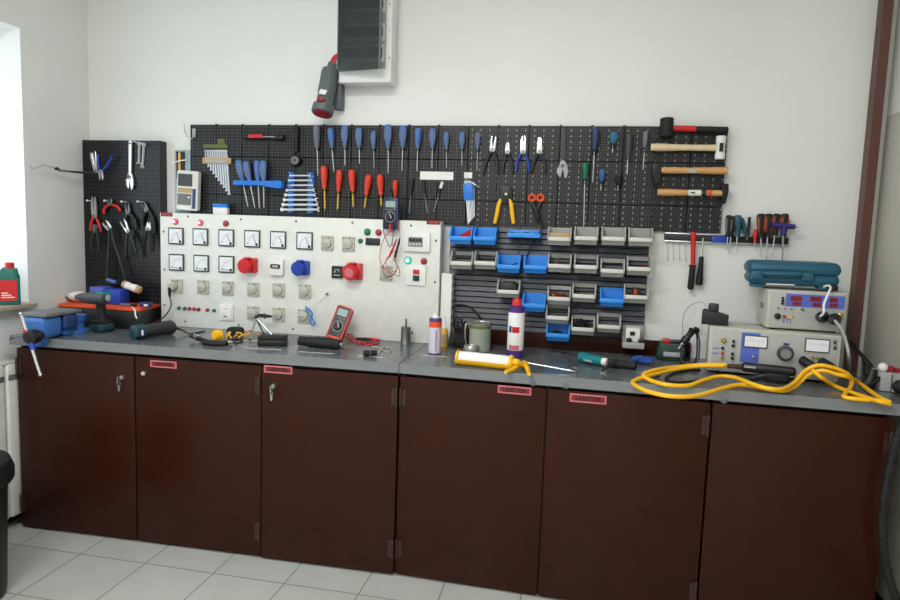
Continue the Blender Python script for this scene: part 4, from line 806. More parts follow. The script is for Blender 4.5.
def bin_shape(mt, W=.110, H=.074, D=.095, lip=.030, back=True):
    # local: x centred, y 0 at the board going to -D, z 0 at the floor of the bin
    g = G(); t = .0028
    sec = lambda x0, x1: g.raw([(x, y, z) for x in (x0, x1) for (y, z) in ((0, 0), (-D*.84, 0), (-D, lip*.55), (-D*1.03, lip), (-D*.80, lip*1.12), (-D*.62, H), (0, H))], [(0, 1, 2, 3, 4, 5, 6), (13, 12, 11, 10, 9, 8, 7)]+[(i, i+7, (i+1) % 7+7, (i+1) % 7) for i in range(7)])
    sec(-W/2, -W/2+t); sec(W/2-t, W/2)
    g.bx(-W/2, W/2, -t, 0, 0 if back else H-.018, H); g.bx(-W/2, W/2, -D*.85, 0, 0, t)
    g.raw([(x, y, z) for x in (-W/2, W/2) for (y, z) in ((-D*.84, 0), (-D, lip*.55), (-D+t, lip*.55), (-D*.84+t, 0))], [(0, 1, 2, 3), (7, 6, 5, 4), (0, 4, 5, 1), (1, 5, 6, 2), (2, 6, 7, 3), (3, 7, 4, 0)])
    return g, sec
def make_bin(mt, lab, grp, loc, name='storage_bin', k=1.0, back=True):
    W, H, D, lip, t = .098*k, .078, .095, .034, .0028
    r = T(name, lab, 'storage bin', loc, grp); o = Vector(loc); g, _ = bin_shape(mt, W, H, D, lip, back)
    g.M = None; bmesh.ops.translate(g.bm, verts=g.bm.verts[:], vec=o); g.mk('tub', mt, r)
    if mt == 'bin_grey': G(TR(loc)).box((0, -D-.0055, lip*.80), (W-.006, .003, lip*.50), None, .001).mk('label_lip', 'bin_lip', r)
    # rolled front lip and side rims
    q = G(TR(loc)); q.box((0, -D-.001, lip*.78), (W+.004, .007, lip*.55), None, .0025)
    for s in (-1, 1):
        q.raw([(s*(W/2+.0005)+dx, y, z) for dx in (-.003, .003) for (y, z) in ((-D*1.03, lip*.6), (-D*1.03-.001, lip*1.1), (-D*.64, H+.002), (-.001, H+.002), (-.001, H-.005), (-D*.60, H-.005), (-D*.93, lip*.9))], [(0, 1, 2, 3, 4, 5, 6), (13, 12, 11, 10, 9, 8, 7)]+[(i, i+7, (i+1) % 7+7, (i+1) % 7) for i in range(7)])
    q.mk('rim', mt, r)
    q = G(TR(loc)); q.box((0, .0060, H-.010), (W*.5, .0135, .008), None, .002); q.mk('hook', mt, r)
    return r
BINY = BY-.012
def bin_at(px, pyb, mt, lab, k=1.0):
    p = A(px, pyb, BINY-.085); return make_bin(mt, lab, 'blue storage bins' if mt == 'bin_blue' else 'grey storage bins', (p.x, BINY, p.z), k=k, back=(mt == 'bin_blue' or pyb < 250)), p
bins = [
    (460.5, 244, 'bin_blue', 'blue storage bin holding a red wedge, top row beside the control panel'), (484.3, 244.5, 'bin_blue', 'blue storage bin second in the top row, dark piece inside'),
    (559, 245, 'bin_grey', 'grey storage bin with cardboard inside, first of the grey ones in the top row'), (585.6, 244.5, 'bin_grey', 'empty grey storage bin in the top row above the bin with cream lip'), (613, 245, 'bin_grey', 'empty grey storage bin, next to last in the top row'), (640, 246, 'bin_grey', 'grey storage bin closing the top row'),
    (461.2, 269, 'bin_grey', 'grey storage bin in the second row right under the bin with red wedge'), (485, 269, 'bin_grey', 'dark empty grey storage bin in the second row beside a blue bin'), (508.2, 272.5, 'bin_blue', 'blue storage bin with black bits inside, second row'), (535, 273, 'bin_blue', 'empty blue storage bin in the second row'),
    (559, 272, 'bin_grey', 'grey storage bin with brown part inside, second row beside the empty blue one'), (585.5, 273, 'bin_grey', 'grey storage bin with bright white lip, second row'), (612, 277, 'bin_grey', 'grey storage bin with cream lip hanging lower, second row'), (638.5, 275, 'bin_grey', 'grey storage bin with red and white pieces, end of the second row'),
    (508, 297.5, 'bin_grey', 'grey storage bin stuffed with a shiny black adapter'), (533.5, 311.5, 'bin_blue', 'blue storage bin with pale bits, behind the red-capped spray can'), (558.5, 304.5, 'bin_grey', 'grey storage bin full of brown screws, third row'), (583.5, 302, 'bin_grey', 'empty grey storage bin in the third row beside a deep blue bin'),
    (611.5, 306.5, 'bin_blue', 'empty blue storage bin, only blue one in the third row end'), (635.5, 303, 'bin_grey', 'grey storage bin holding a copper coil'),
    (557, 323.5, 'bin_grey', 'grey storage bin directly above the lowest blue bin'), (557.5, 341, 'bin_blue', 'lowest blue storage bin, dark pieces inside'), (582.5, 335, 'bin_grey', 'grey storage bin with black cable bits, bottom row'), (608.3, 332.5, 'bin_grey', 'nearly empty grey storage bin in the bottom row beside the white box')]
BP = []
for q in bins: BP.append(bin_at(*q)[1])
def in_bin(i, dx=0, dy=-.045, dz=.004): p = BP[i]; return Vector((p.x+dx, BINY+dy, p.z+dz))
# contents
o = in_bin(0, .0, -.05, .012); tag(G().ext([(o.x-.042, o.z+.012), (o.x+.040, o.z+.018), (o.x+.046, o.z+.062), (o.x+.01, o.z+.040)], o.y-.006, o.y+.006, .003).mk('rubber_wedge', 'red_plastic', None), 'red wedge-shaped piece lying in the first blue bin', 'wedge')
def cyl_in(i, dx, dz, L, rr, mt, name, lab, cat, rot=0, dy=-.05, group=None):
    o = in_bin(i, dx, dy, dz); d = Vector((math.cos(rot), .15, math.sin(rot)))*L/2; tag(G().cyl(o-d, o+d, rr, n=14, b_=rr*.15).mk(name, mt, None), lab, cat, group)
cyl_in(1, -.008, .018, .045, .008, 'black_plastic', 'black_rod', 'small black rod in the second blue bin of the top row', 'rod')
def junk(i, n_, mats, name, lab, cat, hgt=.03, sz=.011):
    g = G(); o = in_bin(i, 0, -.045, .006)
    for k in range(n_):
        p = o+Vector((random.uniform(-.026, .026), random.uniform(-.014, .014), random.uniform(sz*.8, sz*.8+hgt))); q = Vector((random.uniform(-1, 1), random.uniform(-1, 1), random.uniform(-.5, .5))).normalized()*sz*random.uniform(.7, 1.4)
        g.cyl(p-q, p+q, sz*.28, n=8); g.cyl(p+q*.8, p+q, sz*.5, n=8)
    return tag(g.mk(name, mats, None), lab, cat, None, 'stuff')
junk(8, 14, 'black_plastic', 'cable_clips', 'loose black clips in the blue bin of the second row', 'clips', .025); junk(15, 12, 'cable_grey', 'cable_lugs', 'loose pale lugs in the blue bin behind the spray can', 'lugs', .016)
junk(16, 60, 'copper', 'wood_screws', 'heap of brown screws filling a grey bin', 'screws', .032, .009); junk(21, 18, 'black_plastic', 'rubber_plugs', 'loose black pieces in the lowest blue bin', 'plugs', .03); junk(22, 40, 'black_rubber', 'cable_pieces', 'tangle of black cable pieces in a bottom-row grey bin', 'cable pieces', .045, .012)
o = in_bin(10, -.012, -.05, .004); tag(G().bx(o.x-.016, o.x+.012, o.y-.014, o.y+.014, o.z, o.z+.055, .003).mk('brown_block', 'cord_brown', None), 'brown block standing in a grey bin of the second row', 'block')
o = in_bin(2, 0, -.05, .004); tag(G().bx(o.x-.045, o.x+.045, o.y-.03, o.y+.03, o.z, o.z+.050, .002).mk('cardboard_piece', 'tan_card', None), 'piece of cardboard filling the first grey top-row bin', 'cardboard')
o = in_bin(14, -.004, -.05, .004); tag(G().ext(rrect(o.x, o.z+.034, .078, .062, .018), o.y-.032, o.y+.034, .004).mk('power_adapter', 'black_plastic', None), 'shiny black adapter stuffed into a grey bin', 'adapter')
cyl_in(13, .025, .026, .030, .011, 'red_plastic', 'red_plug', 'red plug in the grey bin ending the second row', 'plug'); cyl_in(13, -.03, .030, .04, .004, 'white_plastic', 'white_pin', 'white pin in the grey bin ending the second row', 'pin'); cyl_in(13, -.004, .024, .05, .007, 'black_plastic', 'black_rod', 'black rod lying between red plug and white pin in a bin', 'rod')
o = in_bin(19, 0, -.048, .008); r = T('copper_coil', 'copper wire coil standing in a grey bin', 'coil', o); G().cyl(o, o+Vector((0, 0, .056)), .014, n=20).mk('winding', 'copper', r)
for z in (.0, .052): G().cyl(o+Vector((0, 0, z-.002)), o+Vector((0, 0, z+.004)), .020, n=20).mk('flange', 'cord_brown', r)
# shallow blue tray in the top row and the white box in the bottom row
p = A(522, 237.5, BINY-.06); u, v = A(507, 237, BINY-.075), A(540.5, 231, BINY-.075)
r = T('tool_tray', 'shallow bright blue tray with holes in the top row of bins', 'tray', ((u.x+v.x)/2, BINY, u.z)); g = G(); g.bx(u.x, v.x, BINY-.075, BINY, u.z+.004, u.z+.008); g.bx(u.x, v.x, BINY-.078, BINY-.073, u.z, u.z+.020, .002); g.bx(u.x, v.x, BINY-.004, BINY, u.z, u.z+.034, .001); g.mk('tray', 'bin_blue', r)
for k in range(6): x = u.x+.02+k*(v.x-u.x-.04)/5; G().cyl((x, BINY-.045, u.z+.0075), (x, BINY-.045, u.z+.024), .009, n=12).mk('peg', 'bin_blue' if k % 3 else 'black_plastic', r)
p = A(634, 347, BINY-.10); u, v = A(622.5, 348, BINY-.10), A(645.5, 328.5, BINY-.10)
r = T('open_white_box', 'white box with black fittings at the bottom corner of the louvre board', 'box', ((u.x+v.x)/2, BINY, u.z)); g = G(); x0, x1, z0, z1 = u.x, v.x, u.z+.0, v.z
g.bx(x0, x1, BINY-.10, BINY-.002, z0, z0+.026, .003); g.bx(x0, x1, BINY-.022, BINY-.002, z0, z1, .003); g.mk('shell', 'bin_grey', r)
G().bx(x0+.012, x1-.018, BINY-.07, BINY-.021, z0+.026, z1-.006, .003).mk('insert', 'white_plastic', r)
for q in ((636-7, 341), (641, 342)): c = A(q[0], q[1]-1, BINY-.085); G().sph(c, (.014, .012, .010), 12).mk('fitting', 'black_plastic', r)
c = A(632.5, 333.5, BINY-.071); G().box(c, (.022, .012, .018), None, .003).mk('switch', 'black_plastic', r)
# ------------------------------------------------------------------ magnetic strip with tools right of the pegboard
MY = -.018; u, v = A(664, 243, MY), A(789, 236.5, MY); mz0, mz1 = A(720, 243.5, MY).z, A(720, 234.2, MY).z
r = T('magnetic_strip', 'long dark magnetic tool strip on the wall beside the bins', 'tool strip', ((u.x+v.x)/2, MY/2, mz0)); G().bx(u.x, v.x, MY, -.002, mz0, mz1, .002).mk('bar', 'black_plastic', r)
for z in (mz0, mz1-.006): G().bx(u.x, v.x, MY-.003, MY+.002, z, z+.006, .001).mk('magnet_rail', 'steel', r)
G().box(((u.x+v.x)/2, -.004, (mz0+mz1)/2), (.10, .005, .02)).mk('wall_mount', 'dark_steel', r)
for k in range(4):
    q = A(667+6*k, 243, MY); G().tube([q+Vector((0, .004, .004)), q+Vector((0, -.004, -.004)), q+Vector((.004, -.006, -.052)), q+Vector((.006, -.018, -.078)), q+Vector((.006, -.026, -.066))], .0016, 6, 4).mk('wire_hook', 'cable_grey', r)
p = A(719, 239.5, MY-.01); tag(G().ext(rrect(p.x, p.z, .066, .028, .010), MY-.017, MY-.0024, .002).mk('blue_magnet', 'deep_blue', None), 'flat blue oval magnet on the tool strip', 'magnet')
Yt = MY-.0148; P, Q, e = A(693.5, 232, Yt), A(692.7, 265, Yt), A(690.2, 289.5, Yt)
r = T('insulated_blade', 'tool with red insulated shaft and black grip hanging on the strip', 'tool', P); G().tube([P, P*.5+Q*.5, Q], [.012, .0105, .009], 14, 3).mk('red_shaft', 'red_plastic', r); L = (e-Q).length
G().lathe([(.017, 0), (.017, .005), (.012, .007), (.013, L*.5), (.014, L*.9), (.010, L)], Q, e-Q, 18).mk('grip', 'black_rubber', r)
P, Q, e = A(703, 238, Yt), A(701.5, 256.5, Yt), A(698.8, 285, Yt); r = T('file', 'file with black tapering handle pointing down from the strip', 'file', P); G().tube([P, Q], [.0035, .0045], 8, 1).mk('shank', 'steel', r); L = (e-Q).length
G().lathe([(.008, 0), (.010, .004), (.011, L*.3), (.016, L*.9), (.014, L)], Q, e-Q, 16).mk('handle', 'black_rubber', r)
SM = 'screwdrivers on the magnetic strip'
kw = dict(Y=MY-.0022, clip=False)
for a, b, hl, hw, hm, st, lb_ in (((729, 215), (727, 250), .62, .030, 'black_rubber', 'grip_grey', 'dark screwdriver, first on the strip after the blue magnet'), ((733, 216), (729, 254), .55, .028, 'black_rubber', None, 'plain black screwdriver squeezed behind the first two on the strip'), ((738, 215), (736.5, 251), .60, .034, 'dark_teal', 'black_plastic', 'dark teal screwdriver on the strip'), ((741.5, 218), (747.5, 240), .9, .020, 'dark_teal', None, 'slanting teal handle between the teal screwdriver and black rod'),
        ((761, 213.5), (761, 257.5), .55, .036, 'black_rubber', 'burnt_orange', 'black and orange screwdriver, first of four'), ((769, 213.5), (766, 262), .48, .036, 'black_rubber', 'burnt_orange', 'black and orange screwdriver with longest blade, second of four'), ((777.3, 213.5), (772, 257), .5, .034, 'black_rubber', 'burnt_orange', 'black and orange screwdriver, third of four, behind the purple handle'), ((785, 213.5), (782, 261), .5, .034, 'black_rubber', 'burnt_orange', 'black and orange screwdriver at the very end of the strip')):
    screwdriver(a, b, hl, hw, hm, lb_, SM, None, stripe=st, sr=.0028, Y=MY-(.0008 if hw < .025 else .0022), clip=False)
P, Q = A(749.5, 217, Yt), A(748, 236, Yt); tag(G().cyl(P, Q, .0068, n=12, b_=.001).mk('black_punch', 'black_plastic', None), 'thin black punch upright on the strip beside the red screwdriver', 'punch')
screwdriver((755.8, 229), (754.2, 251), .62, .020, 'red_plastic', 'small red screwdriver on the strip', SM, None, sr=.0015, Y=MY-.0008, clip=False)
Yp = MY-.042; r = T('t_handle_key', 'purple T-handled hex key hanging in front of the orange screwdrivers', 'hex key', A(784, 226, Yp))
P, Q = A(771, 224.5, Yp), A(795, 227, Yp); G().tube([P, P.lerp(Q, .5), Q], [.010, .013, .010], 14, 4).mk('cross_handle', 'purple_plastic', r); P = A(784, 226, Yp); Q = A(783, 236, Yp); G().tube([P, Q], [.012, .009], 12, 1).mk('neck', 'purple_plastic', r)
G().cyl(Q, A(782, 261, Yp+.012), .0028, n=8).mk('key', 'steel', r); G().cyl(A(794.5, 227, Yp), A(798.5, 227.4, Yp), .003, n=8).mk('key_end', 'steel', r)
# ------------------------------------------------------------------ left end: sill, radiator, bin
def V(*a): return Vector(a)
p = AX(14, 303, XW-.10)
bc = V(XW-.006, -.545, WZ0+.0225)
sc = (AX(12, 262, XW-.01)-AX(12, 304, XW-.01)).length
r = T('oil_bottle', 'green plastic oil bottle with red cap and red label on the window sill', 'bottle', bc)
M = TR(bc, .75); bw = .105; bh = sc*.86
G(M).ext([(-bw/2, 0), (bw/2, 0), (bw/2, bh*.78), (bw*.30, bh*.97), (bw*.30, bh), (-bw*.02, bh), (-bw*.05, bh*.97), (-bw*.36, bh*.88), (-bw/2, bh*.74)], -.034, .034, .010).mk('body', 'bottle_green', r)
G(M).lathe([(.019, 0), (.019, .022), (.016, .025), (0, .025)], (bw*.13, 0, bh), (0, 0, 1), 20).mk('cap', 'red_plastic', r)
G(M).ext(rrect(.006, bh*.40, bw*.66, bh*.56, .004), -.0352, -.033).mk('label', 'red_plastic', r)
for k in range(3): G(M).bx(-.02, .03-.012*k, -.0358, -.034, bh*(.20+.06*k), bh*(.225+.06*k)).mk('label_print', 'paper', r)
r = T('radiator', 'white sectional radiator on the wall below the window', 'radiator', (XW+.055, -1.0, .06))
nsec = 9; y0 = -.585
for i in range(nsec):
    y = y0-.085*i; g = G(); g.bx(XW+.018, XW+.098, y-.080, y-.002, .062, .775, .012, 3); g.mk('section', 'radiator_white', r)
G().bx(XW+.022, XW+.094, y0-.085*nsec+.004, y0-.004, .772, .782, .002).mk('top_rail', 'radiator_white', r)
for i in range(nsec): y = y0-.085*i; G().bx(XW+.0955, XW+.1005, y-.072, y-.010, .70, .725, .001).mk('grille_slot', 'grille', r)
G().bx(XW+.001, XW+.03, y0-.5, y0-.46, .10, .14).mk('wall_mount', 'radiator_white', r)
bx_, by_ = -.275, -1.19; zt = A(8, 467, by_).z; Rt = .185
r = T('waste_bin', 'black plastic waste bin with rounded lid standing on the floor', 'waste bin', (bx_, by_, 0))
G().lathe([(Rt*.86, 0), (Rt*.90, .02), (Rt*.98, zt-.07)], (bx_, by_, .001), (0, 0, 1), 40).mk('body', 'trash_black', r)
G().lathe([(Rt*1.07, zt-.10), (Rt*1.10, zt-.09), (Rt*1.10, zt-.055), (Rt*1.03, zt-.02), (Rt*.8, zt-.004), (0, zt)], (bx_, by_, .001), (0, 0, 1), 40).mk('lid', 'trash_black', r)
# ------------------------------------------------------------------ bench vise
vx = A(43, 327, -.63).x
r = T('bench_vise', 'blue bench vise clamped at the worktop corner', 'vise', (vx, -.50, ZT))
zj = A(47, 310.5, -.58).z
G().bx(vx-.058, vx+.058, -.690, -.575, ZT+.006, zj-.014, .024, 4).mk('moving_jaw', 'vise_blue', r); G().bx(vx-.040, vx+.040, -.690, -.640, ZT-.030, ZT+.05, .012, 3).mk('jaw_apron', 'vise_blue', r)
G().bx(vx-.062, vx+.062, -.570, -.490, ZT+.03, zj-.014, .014, 3).mk('fixed_jaw', 'vise_dark', r)
for a, b in ((-.684, -.574), (-.570, -.470)): G().bx(vx-.066, vx+.066, a, b, zj-.014, zj, .002).mk('jaw_plate', 'grille', r)
G().bx(vx-.028, vx+.028, -.60, -.42, ZT+.02, ZT+.062, .008).mk('slide', 'vise_dark', r)
G().lathe([(.066, 0), (.066, .012), (.054, .020), (.050, .045), (.060, .060), (.060, .082), (0, .085)], (vx-.004, -.452, ZT+.0005), (0, 0, 1), 28).mk('swivel_base', 'vise_blue', r)
G().bx(vx-.045, vx+.045, -.56, -.47, ZT+.0005, ZT+.05, .01).mk('foot', 'vise_blue', r)
kx = A(31, 337, -.745).x; kz = A(31, 337, -.745).z
G().lathe([(.020, 0), (.030, .004), (.033, .02), (.030, .042), (.018, .05), (.018, .07)], (kx, -.760, kz), (0, 1, 0), 24).mk('screw_hub', 'black_plastic', r)
P, Q = A(21, 314, -.752), A(40.5, 375, -.752); d = (Q-P); G().cyl(P, Q, .0062, n=14).mk('handle_bar', 'bright_steel', r)
m_ = P+d*.40; G().sph(A(25.5, 331, -.752), (.010, .010, .012), 12).mk('red_bush', 'red_plastic', r)
G().cyl(A(31, 343, -.752), A(33.3, 349.5, -.752), .011, n=16).mk('blue_bush', 'deep_blue', r)
G().sph(Q, .0085, 12).mk('handle_end', 'steel', r); G().sph(P, .0085, 12).mk('handle_end', 'steel', r)
tip = A(9, 340, -.70); q = A(20, 336, -.68); tag(G().tube([tip, tip.lerp(q, .5)+V(0, 0, .004), q, A(31, 336, -.68)], [.002, .007, .004, .003], 10, 3).mk('guide_pin', 'dark_steel', r))
# ------------------------------------------------------------------ black case with orange lid and what lies on it
fy = -.285; zc = A(90, 306, fy).z; xl, xr = max(XW+.006, A(40, 303, fy).x), A(137, 309, fy).x; xr2 = LX1-.004
cs = T('tool_case', 'flat black tool case with bright orange lid below the steel tool board', 'tool case', ((xl+xr2)/2, -.2, ZT))
yb_ = LY-.006
out = [(xl, fy+.03), (xl+.03, fy), (xr-.01, fy), (xr+.01, fy+.01), (xr2, yb_-.05), (xr2, yb_), (xl, yb_)]
G().extz(out, ZT+.0006, zc-.014, .006).mk('case_body', 'black_plastic', cs)
G().extz([(x+(0.002 if x > 0 else 0), y) for x, y in out], zc-.0135, zc, .004).mk('orange_lid', 'orange_fabric', cs)
P = V(xr-.03, fy+.008, zc); G().tube([V(xr-.05, fy+.03, zc+.001), V(xr-.012, fy-.001, zc-.004), V(xr+.0, fy-.012, zc-.03), V(xr+.008, fy-.012, zc-.045)], .004, 8, 5, ).mk('white_piping', 'white_plastic', cs)
def top(px, py): return B(px, py, zc+.0008)
yq = -.20; u, v = A(89.5, 304, yq), A(120, 288, yq); zt_ = A(105, 287.5, yq).z
r = T('blue_tool_box', 'small blue and lilac tool box lying on the orange lid', 'box', ((u.x+v.x)/2, yq, zc)); xm = A(105, 300, yq).x
G().bx(xm-.012, v.x, yq, yq+.075, zc+.001, zt_-.006, .008).mk('blue_half', 'deep_blue', r); G().bx(u.x, xm-.012, yq-.002, yq+.075, zc+.001, zt_, .006).mk('lilac_half', 'instrument_blue', r)
G().lathe([(.009, 0), (.009, .004), (0, .005)], A(93, 293, yq-.002), (0, -1, 0), 14).mk('knob', 'grip_grey', r)
a, b = top(40, 303), top(50, 302)
r = T('plastic_bag', 'crumpled pale plastic bag on the far end of the orange lid', 'bag', top(43, 302)); c = A(42, 297, -.19)
g = G(); g.sph(V(max(c.x, XW+.07), -.19, zc+.030), (.052, .04, .028), 20)
for v_ in g.bm.verts: v_.co += Vector((noise.noise(v_.co*38), noise.noise(v_.co*38+V(5, 0, 0)), noise.noise(v_.co*38+V(0, 7, 0))*.6))*.012
g.mk('bag', 'polystyrene', r)
r = T('cable_bundle', 'grey and black tangle of thin cables on the orange lid', 'cable bundle', top(62, 302)); random.seed(3)
cx_ = A(62, 298, -.17).x
for k in range(9):
    s = V(cx_+random.uniform(-.07, -.02), -.17+random.uniform(-.03, .03), zc+.006+random.uniform(0, .03)); e = V(cx_+random.uniform(.03, .085), -.17+random.uniform(-.03, .03), zc+.006+random.uniform(0, .02))
    G().tube([s, s.lerp(e, .35)+V(0, random.uniform(-.02, .02), random.uniform(-.005, .03)), s.lerp(e, .7)+V(0, random.uniform(-.02, .02), random.uniform(0, .02)), e], random.choice((.0035, .005, .0065)), 8, 5).mk('cable', random.choice(('grip_grey', 'black_rubber', 'dark_grey_plastic')), r)
p = top(126, 306); r = T('grey_strip_tool', 'thin grey tool lying on the orange lid by the blue box', 'tool', p); G().box(p+V(0, 0, .007), (.055, .02, .012), Matrix.Rotation(.1, 3, 'Z'), .003).mk('body', 'grip_grey', r); G().box(p+V(.04, .003, .006), (.03, .016, .01), None, .002).mk('end', 'black_plastic', r)
p = top(145, 307)+V(0, .01, 0); r = T('blue_label_reel', 'little navy box with white mark on the orange lid corner', 'box', p); G().box(p+V(0, 0, .012), (.06, .03, .022), None, .004).mk('box', 'navy', r); G().box(p+V(.008, -.0152, .010), (.022, .002, .010)).mk('mark', 'white_plastic', r)
r = T('hanging_label_tool', 'white and tan labelled hand tool hanging before the steel tool board', 'hand tool', A(131, 287, -.15))
P, Q = A(123, 284, -.15), A(141, 290.5, -.15); L = (Q-P).length; G().lathe([(.010, 0), (.019, .004), (.019, L*.3), (.016, L*.45), (.019, L*.6), (.019, L*.95), (.012, L)], P, Q-P, 20).mk('body', 'tan_card', r)
G().lathe([(.0198, L*.2), (.0198, L*.3), (.0168, L*.45), (.0198, L*.6), (.0198, L*.8)], P, Q-P, 20).mk('label_band', 'paper', r)
G().lathe([(.012, -.006), (.014, .001), (0, .0012)], P, Q-P, 16).mk('nozzle', 'black_plastic', r)
G().tube([P+V(0, .0, .008), A(127, 270, -.13), A(133, 256, -.115), A(142, 244, LY-.05), A(143.5, 236, LY-.05), A(143.2, 204, LY-.048)], .0022, 8, 6).mk('cord', 'black_rubber', r)
r = T('blue_pen_tool', 'short pale blue pen-shaped tool on a thin wire before the steel board', 'tool', A(111, 281, -.16)); P, Q = A(107, 279.5, -.16), A(116, 282.5, -.16); G().cyl(P, Q, .009, n=14, b_=.002).mk('barrel', 'grip_blue', r)
G().tube([P, A(101, 281, -.16), A(97, 286, -.17), V(A(95, 289, -.17).x, -.17, zc+.055)], .002, 6, 5).mk('wire', 'cord_brown', r)
# ------------------------------------------------------------------ power tools at this end
p = B(102, 331.6); M = TR(p, -.15)
r = T('cordless_drill', 'cordless drill standing on its battery, teal and black', 'drill', p); H = A(97, 291, p.y).z-ZT
G(M).box((.004, 0, .022), (.074, .084, .040), None, .012, 3).mk('battery', 'drill_teal', r); G(M).box((0, 0, .047), (.070, .080, .016), None, .006).mk('battery_rail', 'black_plastic', r)
G(M).tube([(.006, 0, .05), (.003, 0, .09), (-.004, 0, H-.04)], [.019, .017, .020], 14, 4).mk('handle', 'black_rubber', r)
G(M).lathe([(.018, 0), (.028, .006), (.030, .06), (.027, .10), (.022, .115), (.020, .13), (.016, .15), (.010, .165)], (.055, -.02, H-.030), (-1, -.15, 0), 22).mk('motor_body', 'dark_grey_plastic', r)
G(M).box((.022, -.012, H-.024), (.062, .060, .050), Matrix.Rotation(.15, 3, 'Z'), .012, 3).mk('teal_housing', 'teal_plastic', r)
G(M).lathe([(.014, 0), (.016, .004), (.009, .006), (0, .006)], (.060, -.02, H-.026), (1, .15, 0), 16).mk('rear_cap', 'cable_grey', r)
G(M).box((-.020, -.004, H-.072), (.014, .014, .026), None, .004).mk('trigger', 'black_plastic', r)
P, Q = B(133, 340), B(173, 334); P.z = Q.z = ZT+.034; d = Q-P; L = d.length
r = T('hot_air_tool', 'dark cylindrical hot-air tool with teal end cap lying on the worktop', 'heat tool', (P+Q)/2-V(0, 0, .034))
G().lathe([(.026, 0), (.033, .004), (.0335, L*.22), (.030, L*.26)], P, d, 24).mk('end_cap', 'drill_teal', r); G().lathe([(.028, L*.25), (.029, L*.4), (.030, L*.6), (.033, L*.8), (.0335, L*.95), (.026, L)], P, d, 24).mk('barrel', 'hot_air_grey', r)
w = d.cross(V(0, 0, 1)).normalized(); c = P+d*.10+w*.0335; G().box(c, (.030, .003, .034), Matrix.Rotation(math.atan2(d.y, d.x), 3, 'Z')).mk('end_label', 'navy', r); G().box(c+w*.002, (.010, .002, .024), Matrix.Rotation(math.atan2(d.y, d.x), 3, 'Z')).mk('label_figure', 'paper', r)
G().tube([Q, Q+V(.05, .004, -.015), B(190, 333.5, ZT+.004), B(205, 331, ZT+.004)], [.008, .004, .003, .003], 8, 5).mk('cord', 'black_rubber', r)
# plug-ended black leads
def lieon(pts, rad): return [B(x, y, ZT+rad+.0008+h) for x, y, *hh in pts for h in [hh[0] if hh else 0]]
r = T('black_hand_lead', 'black hand lead with chrome ends coiled on the worktop before the switch plate', 'lead', B(212, 340))
G().tube(lieon([(191, 335.5, .014), (196, 337, .010), (203, 340), (212, 343)], .010), [.012, .011, .010, .010], 12, 4).mk('grip', 'black_plastic', r)
G().tube(lieon([(204, 342), (216, 343.5), (226, 343.5)], .012), [.013, .0125, .012], 12, 4).mk('handle', 'black_rubber', r)
G().cyl(B(226.3, 343.5, ZT+.0128), B(231, 342.5, ZT+.0128), .012, .009, 16).mk('chrome_end', 'chrome', r); G().cyl(B(193.5, 336, ZT+.022), B(199, 338.5, ZT+.020), .0125, .012, 16).mk('chrome_end', 'chrome', r)
G().tube(lieon([(231, 342.5, .006), (237, 343), (242.5, 341.5), (241, 339.6), (234, 339.6), (228, 339.8)], .0028), .0028, 8, 6).mk('cord', 'black_rubber', r)
r = T('head_torch', 'yellow head torch with black strap and yellow wire lying against the panel', 'head torch', B(228, 332))
c = B(219.5, 335.5, ZT+.026); G().lathe([(.018, 0), (.024, .004), (.026, .02), (.021, .036), (0, .038)], c+V(0, .012, 0), (-.5, -1, .1), 22).mk('lamp_housing', 'yellow_plastic', r); 
c = B(236, 335, ZT); G().ext(rrect(c.x, ZT+.020, .075, .038, .015), c.y-.02, c.y+.012, .002).mk('strap', 'black_rubber', r)
random.seed(5)
for k in range(5): a = B(224+5*k, 337.3-k*.3, ZT+.004); b_ = B(228+5.2*k+random.uniform(-3, 3), 333+random.uniform(-1, 1), ZT+random.uniform(.018, .055)); G().tube([a, a.lerp(b_, .5)+V(random.uniform(-.02, .02), -.016, random.uniform(-.004, .018)), b_, b_+V(random.uniform(-.01, .03), -.026, -.014)], .0030, 8, 5).mk('yellow_wire', 'yellow_plastic', r)
G().tube(lieon([(243, 335, .01), (250, 330.5, .02), (256, 333, .006), (260, 334.5)], .003), .003, 8, 5).mk('yellow_wire', 'amber', r)
r = T('tripod', 'small silver tripod with black clamp head', 'tripod', B(262, 336)); hd = A(256, 318, B(258, 337).y); hd = V(hd.x, B(258, 337).y, hd.z)
for px, py in ((249.5, 341), (274.5, 337.5), (264, 334.2)):
    f = B(px, py, ZT+.004); d = f-hd; G().tube([hd, hd+d*.5, hd+d*.93], [.0055, .0048, .0036], 10, 2).mk('leg', 'steel', r); G().sph(hd+d*.95+V(0, 0, .001), .0052, 10).mk('rubber_foot', 'black_rubber', r)
G().sph(hd+V(0, 0, .004), .009, 14).mk('hub', 'black_plastic', r); G().cyl(hd, hd+V(.012, 0, .012), .005, n=10).mk('neck', 'black_plastic', r)
P, Q = hd+V(.010, -.004, .014), A(272, 316.5, hd.y); G().tube([P, P.lerp(Q, .3), P.lerp(Q, .7), Q], [.006, .010, .008, .005], 12, 3).mk('clamp', 'black_plastic', r); G().cyl(P.lerp(Q, .5)+V(0, 0, -.014), P.lerp(Q, .5)+V(0, 0, .012), .0035, n=8).mk('clamp_screw', 'black_plastic', r)
p = B(273, 345); M = TR(p, .28); r = T('black_case', 'small oblong black case lying under the tripod', 'case', p); G(M).bx(-.062, .062, -.040, .040, .001, .028, .005).mk('base', 'black_plastic', r); G(M).bx(-.062, .062, -.040, .040, .0285, .042, .006).mk('lid', 'black_rubber', r)
P, Q = B(299, 346), B(340, 350); P.z = Q.z = ZT+.024; d = Q-P; L = d.length
r = T('black_torch', 'thick black hand torch lying on the worktop before the red meter', 'torch', (P+Q)/2-V(0, 0, .024))
